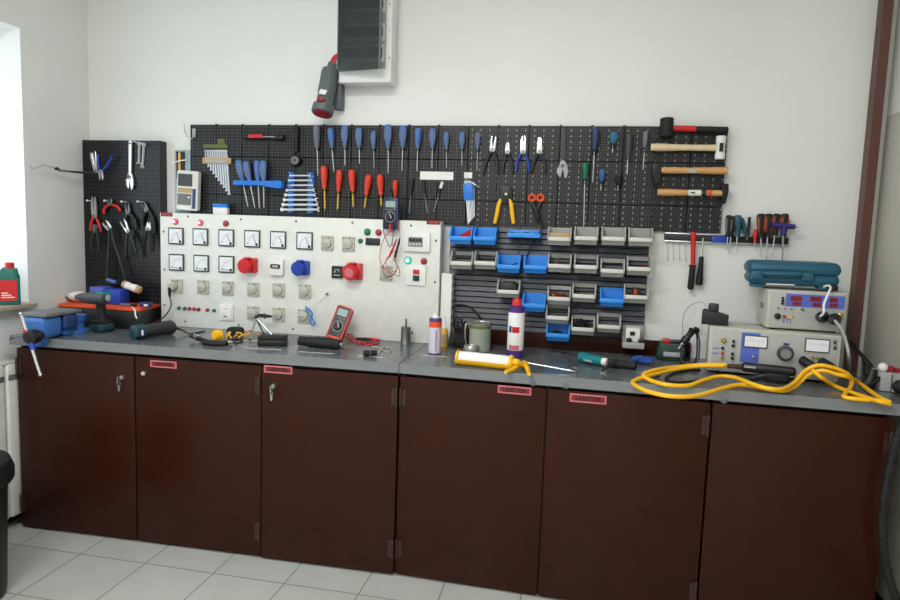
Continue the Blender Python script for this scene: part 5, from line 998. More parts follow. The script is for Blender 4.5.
G().lathe([(.016, 0), (.021, .003), (.022, L*.16), (.0185, L*.19), (.0235, L*.24), (.0235, L*.92), (.019, L)], P, d, 22).mk('body', 'black_rubber', r); G().box((P+Q)/2+V(.02, 0, .023), (.07, .016, .006), Matrix.Rotation(math.atan2(d.y, d.x), 3, 'Z'), .002).mk('switch_strip', 'black_plastic', r); G().cyl(Q, Q+d.normalized()*.012, .010, n=14).mk('tip', 'steel', r)
# red meter leaning on the control panel
P = B(333.5, 340.5, ZT+.013); hh = .166; r = T('multimeter', 'red-edged dark multimeter leaning tilted on the control panel', 'multimeter', P)
M = TR(P+V(.0, 0, .0), 0, -.40, .24); meter_body(r, M, .074, hh, .040, 'orange_red', 'dark_grey_plastic', 'lcd', None); G(M).ext(rrect(.0, hh*.05, .070, .014, .006), -.030, -.016, .003).mk('bumper', 'orange_red', r)
r = T('test_leads', 'red and black test leads heaped beside the red meter', 'test leads', B(362, 340))
G().tube(lieon([(344, 334, .02), (352, 335, .018), (357, 341), (366, 344.5), (376, 344), (379, 340.5), (370, 339.5), (360, 338.8, .004), (352, 337, .012), (347, 335.5, .02)], .003), .003, 8, 6).mk('red_lead', 'cord_red', r)
G().tube(lieon([(345, 336, .02), (351, 340), (358, 343, .003), (368, 342, .004), (375, 341, .005), (366, 338.8, .004), (357, 338.4, .006)], .003), .003, 8, 6).mk('red_lead', 'red_plastic', r)
for a, b, m_ in (((363, 338.5), (382, 340), 'cord_red'), ((356, 338.8), (372, 339.4), 'black_plastic')):
    P, Q = B(a[0], a[1], ZT+.0125), B(b[0], b[1], ZT+.0125); L = (Q-P).length; G().lathe([(.003, 0), (.007, L*.1), (.007, L*.5), (.0095, L*.55), (.006, L*.62), (.006, L*.85), (.0015, L*.87), (.001, L)], P, Q-P, 12).mk('probe', m_, r)
P, Q = B(363.5, 353.5, ZT+.014), B(377, 353, ZT+.014); r = T('black_connector', 'small ribbed black connector on the worktop with pale cord', 'connector', (P+Q)/2); L = (Q-P).length
G().lathe([(.009, 0), (.0135, .003), (.0135, L*.4), (.010, L*.45), (.010, L*.5), (.0135, L*.55), (.0125, L*.95), (.008, L)], P, Q-P, 18).mk('body', 'black_plastic', r); G().lathe([(.0106, L*.43), (.0106, L*.52)], P, Q-P, 16).mk('band', 'grip_grey', r)
G().tube(lieon([(378, 352.5, .008), (384, 347), (391, 348), (391, 351), (386, 352), (379, 347.5), (372, 346.5)], .0026), .0022, 8, 6).mk('cord', 'instrument_case', r)
c = B(405.5, 344.5); ht = A(405, 318.5, c.y).z-ZT; r = T('metal_pin_stand', 'upright grey metal cylinder with a thin pin on top', 'metal part', c)
G().lathe([(.024, .0005), (.024, .004), (.0235, .005), (.0225, ht*.66), (.020, ht*.68), (0, ht*.68)], c, (0, 0, 1), 24).mk('cylinder', 'dark_steel', r); G().lathe([(.005, ht*.67), (.005, ht*.95), (.003, ht)], c, (0, 0, 1), 12).mk('pin', 'dark_steel', r); G().cyl(c+V(.02, -.004, ht*.48), c+V(.036, -.006, ht*.48), .006, n=12).mk('side_screw', 'dark_steel', r)
# ------------------------------------------------------------------ cans, bottles and the caulking gun
def bottle(name, label, cat, px, py, ytop, secs, group=None, n=26):
    c = B(px, py); h = A(px, ytop, c.y).z-ZT; r = T(name, label, cat, c, group)
    for nm, mt, prof in secs: G().lathe([(a, .0006+b*(h-.0006)) for a, b in prof], c, (0, 0, 1), n).mk(nm, mt, r)
    return r, c, h
r, c, h = bottle('foam_can', 'slim lilac foam can with orange and violet bands and white nozzle', 'can', 434.5, 353.5, 313, [('body', 'lilac', [(.024, 0), (.027, .02), (.027, .76)]), ('orange_band', 'orange_fabric', [(.0274, .66), (.0274, .80)]), ('violet_band', 'violet', [(.0274, .80), (.0274, .86), (.024, .885)]), ('nozzle', 'white_plastic', [(.018, .88), (.018, .91), (.011, .93), (.010, .99), (0, 1)])])
G().box(c+V(.010, -.0255, h*.33), (.003, .004, h*.5), Matrix.Rotation(.4, 3, 'Z')).mk('label_print', 'red_button', r); G().lathe([(.0276, h*.0), (.0276, h*.03)], c, (0, 0, 1)).mk('base_rim', 'violet', r)
bottle('yellow_bottle', 'small yellow bottle with white nozzle half hidden by the foam can', 'bottle', 443.7, 347, 316, [('body', 'amber', [(.018, 0), (.019, .05), (.019, .50), (.010, .62)]), ('label', 'tan_card', [(.0193, .12), (.0193, .42)]), ('nozzle', 'white_plastic', [(.010, .60), (.008, .7), (.004, .98), (0, 1)])])
x0 = CX1+.006; zt_ = A(446, 272.5, -.05).z; g = G(); prof = [(x0, ZT+.001)]; x1_ = A(453, 300, -.06).x
k = 9; o = [(x0, ZT+.001), (x0, zt_)]+[(x1_-(.008 if i % 2 else 0), zt_-(zt_-ZT)*(i+.3)/(2*k)) for i in range(2*k-2)]+[(x1_-.012, ZT+.001)]
tag(g.ext(o, -.085, -.030, .003).mk('polystyrene_strip', 'polystyrene', None), 'white notched polystyrene strip standing between the panel and the louvre board', 'packing strip')
r, c, h = bottle('tin_can', 'grey metal tin with wire handle and faded label', 'tin', 479.5, 350.5, 322, [('body', 'label_grey', [(.047, 0), (.049, .015), (.049, .93)]), ('rim', 'tin', [(.0495, .93), (.0515, .95), (.0515, .985), (.047, 1), (.045, .97), (0, .97)])], n=34)
G().lathe([(.0496, h*.80), (.0496, h*.90)], c, (0, 0, 1), 34).mk('label_band', 'olive_card', r); G().tube([c+V(-.046, -.02, h*.95), c+V(-.062, -.03, h*.90), c+V(-.062, -.03, h*.4), c+V(-.050, -.02, h*.06)], .003, 8, 4).mk('wire_handle', 'steel', r)
c = B(471, 352.5); r = T('shallow_tin', 'low round silver tin standing before the grey tin', 'tin', c); G().lathe([(.034, .0006), (.036, .004), (.033, .030), (.030, .034), (.018, .034), (.016, .030), (0, .030)], c, (0, 0, 1), 30).mk('rim', 'tin', r)
r, c, h = bottle('spray_can', 'tall white spray can with red cap and violet shoulder', 'spray can', 514.7, 357, 298, [('body', 'white_plastic', [(.035, .06), (.0355, .1), (.0355, .745), (.031, .77)]), ('base_label', 'violet', [(.033, 0), (.0357, .01), (.0357, .13)]), ('violet_shoulder', 'violet', [(.0325, .755), (.0325, .86), (.020, .885)]), ('red_cap', 'red_plastic', [(.0215, .875), (.0215, .95), (.017, .99), (0, 1)])], n=32)
Rm = Matrix.Rotation(-.06, 3, 'Z')
for nm, mt, a0, a1, z0, z1 in (('red_label', 'red_button', -1.95, -1.05, .43, .53), ('blue_mark', 'navy', -2.42, -2.02, .43, .54), ('picture_label', 'sticker_pink', -2.3, -1.0, .14, .22)):
    g = G(); m_ = 8; vs_ = [((.036)*math.cos(a0+(a1-a0)*i/m_), (.036)*math.sin(a0+(a1-a0)*i/m_), z) for i in range(m_+1) for z in (h*z0, h*z1)]; g.raw([c+V(*q) for q in vs_], [(2*i, 2*i+2, 2*i+3, 2*i+1) for i in range(m_)]); g.mk(nm, mt, r)
text('SUPER', .011, (0, 0, 0), 'paper', r, Matrix.Translation(c+V(-.004, -.0368, h*.48)) @ Matrix.Rotation(PI/2, 4, 'X')) if 0 else None
bottle('glue_bottle', 'tiny red glue bottle with white spout behind the spray can', 'bottle', 531.5, 347, 329, [('body', 'smoke_red', [(.013, 0), (.0135, .04), (.0135, .45), (.009, .55)]), ('spout', 'white_plastic', [(.007, .53), (.006, .7), (.003, .97), (0, 1)])])
# caulking gun
P, Q = B(457, 357, ZT+.030), B(511, 362.5, ZT+.030); d = Q-P; L = d.length; dn = d.normalized(); az = math.atan2(d.y, d.x)
r = T('caulking_gun', 'yellow caulking gun loaded with a white cartridge', 'caulking gun', (P+Q)/2-V(0, 0, .030))
G().cyl(P+dn*.012, Q-dn*.006, .0255, n=26).mk('cartridge', 'white_plastic', r); G().lathe([(.0258, L*.15), (.0258, L*.85)], P+V(0, 0, .0002), d, 26).mk('cartridge_label', 'paper', r)
M = Matrix.Translation(P) @ Matrix.Rotation(az, 4, 'Z')
g = G(M); m_ = 12; rr = .0275
vs_ = [(x, rad*math.cos(a), rad*math.sin(a)) for x in (0, L) for rad in (rr, rr+.0022) for a in [PI+.15+(PI-.3)*i/m_ for i in range(m_+1)]]; q = m_+1
fs_ = []
for i in range(m_): fs_ += [(i, i+1, 2*q+i+1, 2*q+i), (q+i, q+i+1, 3*q+i+1, 3*q+i), (i, i+1, q+i+1, q+i), (2*q+i, 2*q+i+1, 3*q+i+1, 3*q+i)]
fs_ += [(0, q, 3*q, 2*q), (m_, q+m_, 3*q+m_, 2*q+m_)]; g.raw(vs_, fs_); g.mk('cradle', 'yellow_plastic', r)
G().lathe([(.0295, 0), (.0295, .008), (.02, .012), (0, .012)], P+dn*.010, -d, 26).mk('front_ring', 'yellow_plastic', r); G().lathe([(.0295, 0), (.0295, .010), (.016, .016), (0, .016)], Q-dn*.004, d, 26).mk('rear_plate', 'yellow_plastic', r)
G().tube([Q+dn*.004, A(516, 362, Q.y-.01), B(521, 364.5, ZT+.022), B(527, 364, ZT+.018)], [.012, .014, .013, .010], 12, 4).mk('grip_root', 'yellow_plastic', r)
G().tube([B(521, 364, ZT+.020), B(513, 369, ZT+.012), B(505.5, 372, ZT+.009)], [.010, .009, .007], 12, 4).mk('trigger', 'yellow_plastic', r); G().tube([B(524, 363, ZT+.02), B(527.5, 369, ZT+.012), B(529, 374.3, ZT+.0085)], [.011, .010, .007], 12, 4).mk('handle', 'yellow_plastic', r)
P2, Q2 = B(524, 362.2, ZT+.024), B(573, 371, ZT+.008); G().tube([P2, P2.lerp(Q2, .5), Q2, B(577.5, 371, ZT+.006), B(577, 368.8, ZT+.008), B(572, 367.5, ZT+.012)], .0032, 8, 4).mk('push_rod', 'steel', r)
# dark power brick and cables behind the bottles
p = V(A(461, 330, -.13).x, -.125, ZT); r = T('power_supply', 'black power supply with tangled cables beside the grey tin', 'power supply', p); G().box(p+V(0, 0, .031), (.075, .06, .058), None, .006).mk('brick', 'black_plastic', r)
random.seed(11)
for k in range(6):
    s = p+V(random.uniform(-.045, .03), -.03+random.uniform(-.02, .02), .06+random.uniform(-.01, .01)); G().tube([s, s+V(random.uniform(-.02, .02), random.uniform(-.02, .0), random.uniform(.03, .075)), s+V(random.uniform(-.0, .05), random.uniform(-.03, .0), random.uniform(.01, .04)), s+V(random.uniform(-.02, .06), -.03, random.uniform(-.04, -.01))], .0032, 8, 6).mk('cable', 'black_rubber', r)
G().tube([A(452.5, 306, -.06), A(461, 305, -.07), A(471, 308, -.09), A(478, 315, -.11), A(482.5, 322, -.12), V(A(485, 330, -.11).x, -.11, ZT+.03)], .0052, 10, 6).mk('hose', 'black_rubber', r)
# ------------------------------------------------------------------ rotary tool, soldering gear, charger
P, Q = B(579, 356.5, ZT+.0235), B(603, 361.5, ZT+.0228); d = Q-P; L = d.length
r = T('rotary_tool', 'teal rotary tool with white collar and black handle', 'rotary tool', (P+Q)/2-V(0, 0, .026))
G().lathe([(.012, 0), (.020, .006), (.0225, L*.25), (.020, L*.5), (.0215, L*.8), (.018, L)], P, d, 22).mk('body', 'teal_plastic', r); w = d.cross(V(0, 0, 1)).normalized()
text('makita', .016, (0, 0, 0), 'paper', r, Matrix.Translation((P+Q)/2+V(0, 0, -.004)+w*.0224) @ Matrix.Rotation(math.atan2(d.y, d.x), 4, 'Z') @ Matrix.Rotation(PI/2, 4, 'X'))
dn = d.normalized(); G().cyl(Q, Q+dn*.022, .0165, .016, 20).mk('collar', 'white_plastic', r); e = B(636, 366.5, ZT+.020)
G().tube([Q+dn*.022, Q.lerp(e, .4), e], [.015, .019, .017], 14, 4).mk('handle', 'black_rubber', r); G().tube([B(615, 359, ZT+.045), B(608, 366, ZT+.03), B(602, 371, ZT+.008)], [.006, .007, .005], 10, 4).mk('lever', 'black_plastic', r)
G().tube([P, B(571, 354, ZT+.02), B(562, 352, ZT+.005), B(550, 350.5, ZT+.005)], .003, 8, 5).mk('cord', 'black_rubber', r)
p = B(643, 364, ZT); r = T('blue_glove', 'crumpled blue cloth beside the black handle of the rotary tool', 'cloth', p); g = G(); g.sph(p+V(0, 0, .020), (.044, .026, .014), 22)
for v_ in g.bm.verts: v_.co += Vector((noise.noise(v_.co*45), noise.noise(v_.co*45+V(5, 0, 0)), noise.noise(v_.co*60+V(0, 7, 0))*.5))*.014
g.mk('cloth', 'cloth_blue', r); r.name = 'blue_cloth'
p = B(671, 361.0)+V(0, .046, 0); M = TR(p, -.06); h = A(670, 343.5, p.y-.045).z-ZT; r = T('battery_charger', 'dark green battery charger with red block on top', 'charger', p)
G(M).ext([(-.058, .001), (.062, .001), (.060, h*.5), (.052, h), (-.046, h), (-.060, h*.45)], -.045, .045, .007).mk('housing', 'dark_green', r); G(M).box((.004, -.0455, h*.38), (.070, .004, h*.26), None, .001).mk('label', 'cable_grey', r); G(M).box((-.022, -.02, h+.008), (.034, .036, .018), None, .005).mk('red_block', 'red_plastic', r); G(M).box((.018, 0, h+.004), (.050, .06, .010), None, .003).mk('battery_slot', 'black_plastic', r)
p = B(689.5, 365, ZT); r = T('soldering_iron', 'black soldering iron handle resting on its stand with looping cable', 'soldering iron', p); yk = p.y
P, Q = A(683, 343, yk), A(694, 329, yk); L = (Q-P).length; G().lathe([(.006, -.03), (.007, 0)], P, Q-P, 12).mk('iron_tip', 'steel', r); G().lathe([(.010, 0), (.017, .004), (.018, L*.3), (.013, L*.45), (.014, L*.75), (.019, L*.9), (.011, L)], P, Q-P, 16).mk('handle', 'black_plastic', r)
G().tube([Q, A(698, 330, yk), A(697, 334, yk)], [.011, .008, .005], 10, 4).mk('cable_sleeve', 'black_rubber', r)
for k, dx in enumerate((0, 2.2)): G().tube([A(696.5, 331, yk), A(697.2+dx, 340, yk+.0), A(697+dx, 352, yk), A(695.5+dx, 360, yk), B(690, 368-k, ZT+.004)], .0034, 8, 6).mk('cable', 'navy' if k else 'black_rubber', r)
G().cyl(p, p+V(0, 0, .008), .038, n=26).mk('stand_base', 'black_plastic', r); g = G(); c0_ = A(681, 350, yk)
g.tube([c0_+V(.012*math.cos(k*.9), .012*math.sin(k*.9), -.02+.0035*k) for k in range(22)], .0018, 6, 1); g.mk('spring_holder', 'dark_steel', r); G().tube([c0_+V(0, 0, -.02), V(c0_.x+.01, yk, ZT+.01), p+V(0, 0, .006)], .004, 8, 3).mk('stand_arm', 'dark_steel', r)
r = T('black_cable_loop', 'black cable loop lying inside the yellow cord', 'cable', B(686, 378)); G().tube(lieon([(700, 370), (684, 371), (672, 374), (666, 378.5), (672, 381.5), (686, 382), (700, 380), (712, 376), (722, 373)], .005), .0048, 8, 6).mk('loop', 'black_rubber', r)
p = B(653, 373.5, ZT+.008); tag(G().box(p, (.055, .022, .015), Matrix.Rotation(-.2, 3, 'Z'), .004).mk('cable_coupling', 'black_plastic', None), 'small black coupling inside the narrow end of the yellow cord', 'coupling')
# ------------------------------------------------------------------ instruments
fl, fr = A(710, 326, -.335), A(842, 336.3, -.40); rz = math.atan2(fr.y-fl.y, fr.x-fl.x); Wd = math.hypot(fr.x-fl.x, fr.y-fl.y); Hh = (fl.z+fr.z)/2-ZT
c = V(fl.x, fl.y, ZT); M = TR(c, rz); dp = .215
r1 = T('laboratory_instrument', 'wide grey laboratory instrument with two meters and a big knob, bottom of the stack', 'instrument', c+V(Wd/2, 0, 0))
G(M).bx(0, Wd, 0, dp, .012, Hh, .004).mk('case', 'instrument_case', r1); G(M).bx(.014, Wd-.010, -.004, .002, .020, Hh-.008, .002).mk('front_panel', 'instrument_grey', r1)
for x in (.04, Wd-.04):
    for y in (.03, dp-.03): G(M).lathe([(.012, 0), (.012, .013)], (x, y, .0003), (0, 0, 1), 14).mk('foot', 'black_rubber', r1)
def on(px, py):                                          # local x, z on the front of the big instrument
    n_ = V(math.sin(rz), -math.cos(rz), 0); d = ray(px, py); t = (c-CP).dot(n_)/d.dot(n_); q = M.inverted() @ (CP+d*t); return q.x, q.z
def pl(M_, f, q0, q1, mt, nm, par, d0=-.0055, d1=-.003, b=0):
    (xa, za), (xb_, zb_) = f(*q0), f(*q1); return G(M_).bx(min(xa, xb_), max(xa, xb_), d0, d1, min(za, zb_), max(za, zb_), b).mk(nm, mt, par)
pl(M, on, (739.5, 361.5), (760.5, 333.5), 'instrument_blue', 'blue_field', r1)
for q0, q1 in (((743, 346.5), (768, 336.2)), ((804, 351), (830, 339.5))):
    b = pl(M, on, q0, q1, 'dark_grey_plastic', 'analog_meter', r1, -.011, -.004, .002); (xa, za), (xb_, zb_) = on(*q0), on(*q1)
    G(M).bx(xa+.004, xb_-.004, -.0118, -.010, za+.004, zb_-.004).mk('dial', 'meter_face', b); g = G(M)
    for k in range(7): x = xa+.014+(xb_-xa-.028)*k/6; g.bx(x-.0005, x+.0005, -.0122, -.0115, (za+zb_)/2, (za+zb_)/2+.010)
    g.mk('scale_marking', 'dark_grey_plastic', b)
x, z = on(785, 353); G(M).lathe([(.030, 0), (.030, .006), (.026, .008), (.0245, .024), (.020, .027), (0, .027)], (x, -.0035, z), (0, -1, 0), 28).mk('big_knob', 'dark_grey_plastic', r1); G(M).lathe([(.0185, .0268), (.0185, .0282), (0, .0285)], (x, -.0035, z), (0, -1, 0), 24).mk('knob_cap', 'grey_plastic', r1)
for q, m_, rr in (((723.5, 340), 'brass', .009), ((722.5, 348), 'black_plastic', .006), ((722.3, 353), 'red_button', .006), ((722, 357.5), 'brass', .006), ((733.5, 341), 'black_plastic', .006), ((733, 345.5), 'black_plastic', .006), ((732.3, 353.5), 'black_plastic', .006), ((732, 358), 'black_plastic', .006), ((752.5, 356), 'chrome', .008)):
    x, z = on(*q); G(M).lathe([(rr, 0), (rr, .010), (rr*.6, .014), (0, .014)], (x, -.0035, z), (0, -1, 0), 14).mk('terminal', m_, r1)
for q in ((715.5, 348), (715.5, 353)): x, z = on(*q); G(M).bx(x-.012, x+.012, -.0052, -.003, z-.002, z+.002).mk('blue_marking', 'instrument_blue', r1)
pl(M, on, (833, 344), (836.5, 340.5), 'dark_grey_plastic', 'button', r1, -.008, -.003, .001); pl(M, on, (833, 349.5), (836.5, 346), 'dark_grey_plastic', 'button', r1, -.008, -.003, .001); pl(M, on, (783, 344.8), (789.5, 343.2), 'navy', 'printed_marking', r1)
for q in ((813, 357.2), (817.8, 357.8)): x, z = on(*q); G(M).ext([(x-.008, z-.006), (x+.008, z-.006), (x, z+.008)], -.0052, -.003).mk('warning_triangle', 'brass', r1)
for a in ((801, 359), (820, 360.5)):
    x, z = on(*a); P = M @ V(x, -.014, z); Q = P+V(.045, -.075, -.028); L = (Q-P).length; rr_ = T('cable_plug', 'thick black plug in the lower instrument, ' + ('nearer the big knob' if a[0] < 810 else 'nearer the corner post'), 'plug', P, 'plugs in the lower instrument'); G().lathe([(.010, 0), (.017, .002), (.018, L*.5), (.013, L*.7), (.008, L)], P, Q-P, 18).mk('plug_body', 'black_plastic', rr_)
# power supply on top
zu = Hh+.010; fl, fr = A(768.5, 290, -.33), A(848, 292.5, -.345); M2 = TR(V(fl.x, fl.y, ZT+Hh), math.atan2(fr.y-fl.y, fr.x-fl.x)); W2 = math.hypot(fr.x-fl.x, fr.y-fl.y); H2 = (fl.z+fr.z)/2-ZT-Hh; c2 = V(fl.x, fl.y, ZT+Hh); rz2 = math.atan2(fr.y-fl.y, fr.x-fl.x); D2 = .20
r2 = T('power_supply_unit', 'light grey power supply with dark red displays stacked on the wide instrument', 'power supply', c2+V(W2/2, 0, 0))
G(M2).bx(0, W2, 0, D2, .008, H2, .004).mk('case', 'instrument_case', r2); G(M2).bx(.012, W2-.006, -.004, .002, .014, H2-.008, .002).mk('front_panel', 'instrument_grey', r2)
for x in (.03, W2-.03):
    for y in (.03, D2-.03): G(M2).lathe([(.010, .0006), (.010, .009)], (x, y, 0), (0, 0, 1), 14).mk('foot', 'black_rubber', r2)
def on2(px, py):
    n_ = V(math.sin(rz2), -math.cos(rz2), 0); d = ray(px, py); t = (c2-CP).dot(n_)/d.dot(n_); q = M2.inverted() @ (CP+d*t); return q.x, q.z
pl(M2, on2, (785, 306), (845, 296.5), 'instrument_blue', 'blue_field', r2)
for q0, q1 in (((790, 300.5), (802, 296.3)), ((792, 305.3), (801, 302)), ((809.5, 301), (821.5, 297)), ((812, 306), (821, 302.8)), ((829, 302), (837.5, 298)), ((829, 307), (837.5, 303.5))): pl(M2, on2, q0, q1, 'display_red', 'led_display', r2, -.0068, -.005)
for q, m_, rr in (((777, 316), 'black_plastic', .012), ((784, 316.3), 'red_button', .006), ((790.5, 316.5), 'amber', .007), ((782.5, 297.8), 'black_plastic', .005), ((782.3, 300.5), 'black_plastic', .005), ((782, 303.3), 'black_plastic', .005), ((778, 308), 'grille', .003), ((784.5, 308.5), 'grille', .003), ((791, 309), 'grille', .003), ((802, 309.5), 'grille', .006), ((840, 315), 'brass', .010)):
    x, z = on2(*q); G(M2).lathe([(rr, 0), (rr, .008), (rr*.6, .011), (0, .011)], (x, -.0035, z), (0, -1, 0), 14).mk('terminal', m_, r2)
x, z = on2(787, 321); text('ETL', .024, (0, 0, 0), 'deep_blue', r2, M2 @ Matrix.Translation((x, -.0046, z)) @ Matrix.Rotation(PI/2, 4, 'X'))
G(M2).bx(-.0012, .001, D2*.32, D2*.62, H2*.48, H2*.62).mk('side_vent', 'grille', r2)
for a, q in (((822, 316.5), (813, 319)), ((834, 318.5), (829, 321))):
    x, z = on2(*a); P = M2 @ V(x, -.016, z); d = V(-.035, -.06, .004); rr_ = T('cable_plug', 'black plug in the upper power supply with ' + ('white cord' if a[0] < 830 else 'grey cord'), 'plug', P, 'plugs in the upper power supply'); L = d.length; G().lathe([(.012, 0), (.020, .003), (.021, L*.4), (.016, L*.8), (.010, L)], P, d, 18).mk('plug_body', 'black_plastic', rr_); G().cyl(P, P+d*.15, .0225, n=18).mk('collar', 'dark_grey_plastic', rr_)
    if a[0] < 830: G().tube([P+d*.9, P+d*1.05+V(.012, -.012, .02), A(824, 304, -.42), A(828.5, 293, -.41), A(830.5, 288, -.40), A(828.5, 285.6, -.375), A(824, 286.6, -.35)], .0042, 8, 6).mk('cord', 'paper', rr_)
    else: G().tube([P+d*.9+V(.01, 0, -.004), A(836, 322, -.43), A(842, 330, -.44), A(846.5, 343, -.44), A(849, 358, -.44), B(849, 374, ZT+.006)], .0055, 8, 6).mk('cord', 'cable_grey', rr_)
# teal case lying on the power supply
zt0 = ZT+Hh+H2; fq, fe = A(748, 274, -.30), A(843, 272, -.34); Wc = (fe-fq).length; Hc = (A(795, 262, -.32).z-A(795, 286.5, -.32).z); Mc = TR(V(fq.x, fq.y, zt0+.001), math.atan2(fe.y-fq.y, fe.x-fq.x), 0, -.012)
r = T('teal_tool_case', 'rounded dark teal plastic tool case lying on the stacked instruments', 'tool case', V((fq.x+fe.x)/2, fq.y, zt0))
zz = .012
G(Mc).box((Wc/2, .102, zz+Hc*.27), (Wc-.008, .196, Hc*.54), None, .026, 5).mk('lower_shell', 'dark_teal', r); G(Mc).box((Wc/2, .1025, zz+Hc*.70), (Wc, .205, Hc*.60), None, .034, 6).mk('upper_shell', 'dark_teal', r)
G(Mc).tube([(Wc*.17, -.006, zz+Hc*.46), (Wc*.19, -.022, zz+Hc*.50), (Wc*.36, -.026, zz+Hc*.50), (Wc*.54, -.022, zz+Hc*.51), (Wc*.56, -.006, zz+Hc*.47)], .0095, 10, 4).mk('handle', 'dark_teal', r)
for x in (.10, .63): G(Mc).box((Wc*x, -.006, zz+Hc*.42), (.046, .016, .032), None, .005).mk('latch', 'dark_teal', r)
for x in (.12, .85): G(Mc).box((Wc*x, .06, .007), (.05, .08, .012), None, .003).mk('foot', 'dark_teal', r)
G(Mc).box((Wc*.92, .02, .010), (.035, .03, .022), None, .006).mk('hinge', 'black_plastic', r); G(Mc).box((Wc*.36, -.001, zz+.006), (.10, .003, .004)).mk('label', 'paper', r)
# black adapter on the lower instrument
p = V(A(715, 318, -.27).x, -.27, ZT+Hh); s = .0045; r = T('plug_adapter', 'black plug-in adapter standing on the wide instrument beside the power supply', 'adapter', p)
G(TR(p, -.2)).ext([(-.050, .001), (.050, .001), (.052, .040), (.036, .046), (-.040, .062), (-.050, .058)], -.03, .03, .005).mk('body', 'black_plastic', r); G(TR(p, -.2)).box((-.008, 0, .066), (.040, .045, .040), None, .006).mk('plug_head', 'black_plastic', r)
G().tube([p+V(-.03, 0, .07), A(700, 302, -.2), A(690, 306, -.15), A(684, 314, -.1), A(682.5, 328, -.06), A(684, 345, -.05)], .0016, 6, 6).mk('cord', 'cable_grey', r)
# small flush plate on the wall
u, v = A(694.5, 334, -.002), A(702.5, 314, -.002); G().bx(u.x, v.x, -.007, -.0008, u.z, v.z, .002).mk('wall_socket_plate', 'white_plastic', None, 'plain white plate on the wall behind the soldering iron', 'wall plate')
# hand tool lying before the instruments
r = T('black_welding_tool', 'black hand tool with wide body lying before the wide instrument', 'hand tool', B(768, 380)); P, Q = A(741, 368.5, -.425), A(796, 373.5, -.465); d = Q-P; L = d.length; az = math.atan2(d.y, d.x); Mw = Matrix.Translation(P) @ Matrix.Rotation(az, 4, 'Z')
G(Mw).box((L/2, 0, .008), (L, .034, .036), None, .013, 3).mk('body', 'black_plastic', r); hb = P.z-ZT-.004; G(Mw).box((L*.66, .0, -hb/2), (L*.46, .040, hb-.003), None, .010, 3).mk('base_block', 'black_rubber', r); G(Mw).box((L*.40, -.004, -.020), (.09, .026, .022), Matrix.Rotation(-.35, 3, 'Y'), .008).mk('trigger_guard', 'black_plastic', r)
G(Mw).box((L*.16, -.0173, .012), (.04, .002, .007)).mk('printed_marking', 'cable_grey', r); G(Mw).box((L*.70, -.0173, .014), (.10, .002, .004)).mk('printed_marking', 'dark_grey_plastic', r)
S0 = A(727.5, 366.3, -.425); G().tube([P+V(0, 0, .006), P.lerp(S0, .5)+V(0, 0, .004), S0], [.011, .0095, .0085], 10, 3).mk('strain_relief', 'cord_brown', r)
# yellow extension cord
def yc(pts): return [B(x, y, ZT+h) if h > 0 else A(x, y, h) for x, y, h in pts]
path = [(723.5, 366.1, -.425), (712, 365.8, -.42), (695, 366.5, -.40), (672, 370, .022), (652, 375.0, .014), (638, 379, .012), (632.5, 382, .010), (636, 386, .010), (648, 391.5, .010), (668, 396, .010), (690, 396.5, .010), (708, 393, .010), (722, 388.5, .012), (738, 385, .014), (754, 386.5, .014), (770, 389.5, .012), (786, 390.5, .012), (797, 385, .020), (808, 375, -.51), (822, 370.5, -.53), (836, 374, -.535), (848, 377, -.53), (858, 382, .020), (870, 391, .012), (882, 399, .010), (889, 402, .010), (878, 400.5, .010), (862, 399.5, .010), (846, 397.5, .010), (844.5, 394.5, .010), (850, 388, .016), (851.5, 380, -.49), (846, 373, -.505), (832, 367.5, -.515), (818, 365.5, -.515), (805, 371, -.51), (794, 383, .030), (782, 389, .028), (768, 388.5, .030), (752, 384, .030), (734, 377.5, .026), (718, 376.5, .022), (703, 380.5, .016), (688, 385.5, .010), (668, 385, .010), (652, 381, .010), (644, 376.5, .016), (646, 373, .024), (660, 369.2, .030), (684, 366.2, -.375), (706, 364.6, -.405), (727, 364.8, -.425)]
r = T('extension_cord', 'long yellow extension cord looped over the worktop before the instruments', 'cord', B(740, 385)); G().tube(yc(path), .0078, 10, 6).mk('cord', 'yellow_cord', r)
G().tube(yc([(812, 370, -.515), (822, 378, -.53), (834, 385.5, .014), (850, 392, .010), (866, 397.5, .012), (880, 401.5, .018), (890, 404, .012)]), .0078, 10, 6).mk('cord_end', 'yellow_cord', r)
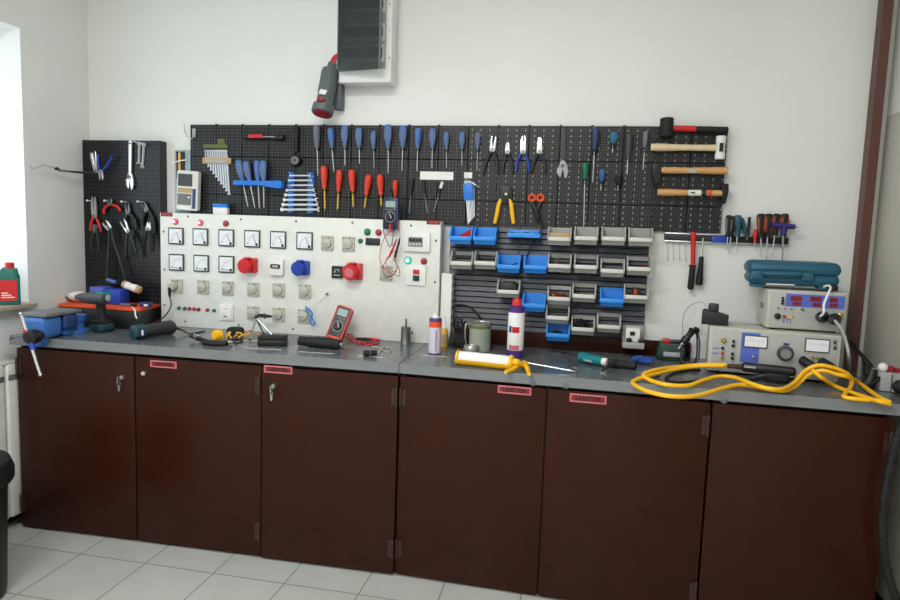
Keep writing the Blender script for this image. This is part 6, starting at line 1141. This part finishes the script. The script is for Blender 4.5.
# ------------------------------------------------------------------ right-hand corner
r = T('black_mains_cable', 'black cables running down along the corner post to the worktop end', 'cable', B(868, 388))
G().tube([A(851, 341, -.085), A(858, 351, -.16), A(868, 362, -.24), A(873, 370, -.30), B(875, 380, ZT+.012)], .0075, 8, 6).mk('cable', 'black_rubber', r); G().tube([B(866.5, 383, ZT+.008), A(865, 374, -.30), A(862.5, 356, -.28)], .0055, 8, 4).mk('cable', 'black_rubber', r)
G().tube([A(862.5, 356, -.28), A(868, 366, -.30), A(872, 373, -.33)], .007, 8, 4).mk('cable', 'black_rubber', r)
p = B(869, 389); r = T('black_cable_connector', 'upright black connector with cable knot at the worktop end', 'connector', p); h = A(878, 370, p.y).z-ZT; G().tube([p+V(-.012, 0, .012), p+V(.0, 0, h*.4), p+V(.012, .01, h)], [.024, .020, .014], 14, 4).mk('body', 'black_plastic', r); G().tube([p+V(-.02, -.01, .008), p+V(.0, -.03, .03), p+V(.03, -.01, .05), p+V(.02, .02, .03)], .006, 8, 5).mk('cable_knot', 'black_rubber', r)
p = B(893, 393); p.x = max(3.085, min(p.x, 3.09)); r = T('grey_relay_box', 'grey boxed device with red knobs and white ball at the worktop end', 'device', p); G().bx(p.x-.035, p.x+.035, p.y+.01, p.y+.11, ZT+.001, ZT+.070, .004).mk('housing', 'cable_grey', r)
G().bx(p.x-.002, p.x+.002, p.y+.0085, p.y+.012, ZT+.004, ZT+.066).mk('seam', 'dark_grey_plastic', r); G().sph(p+V(-.022, .04, .086), .017, 16).mk('white_ball', 'white_plastic', r)
for k in range(2): G().cyl(p+V(.002+.022*k, .04, .069), p+V(.004+.022*k, .036, .092-.006*k), .010, .011, 14, .002).mk('red_knob', 'smoke_red', r)
G().sph(p+V(.022, -.004, .026), (.024, .022, .025), 18).mk('black_wheel', 'black_rubber', r)
# corrugated hose between cabinet and wall
r = T('corrugated_hose', 'black corrugated hose hanging down beside the end cabinet', 'hose', (3.10, -.72, .03))
hx_ = 3.10; pts = [A(px, py, yy) for px, py, yy in ((905, 420, -.69), (898, 436, -.69), (891, 462, -.685), (885, 495, -.685), (882.5, 525, -.685), (884, 552, -.685), (890, 580, -.69), (898, 606, -.70))]+[V(3.09, -.72, .12), V(3.10, -.74, .016)]
P = [pts[0]*2-pts[1]]+pts+[pts[-1]*2-pts[-2]]; cl = []
for i in range(1, len(P)-2):
    for k in range(8):
        t = k/8; a, b, c_, d_ = P[i-1:i+3]; cl.append(.5*((2*b)+(c_-a)*t+(2*a-5*b+4*c_-d_)*t*t+(3*b-a-3*c_+d_)*t**3))
dense = []
for a, b in zip(cl, cl[1:]): dense += [a, a.lerp(b, .5)]
G().tube(dense, [.0145 if (i//2) % 2 else .0125 for i in range(len(dense))], 12, 1).mk('hose', 'black_rubber', r)
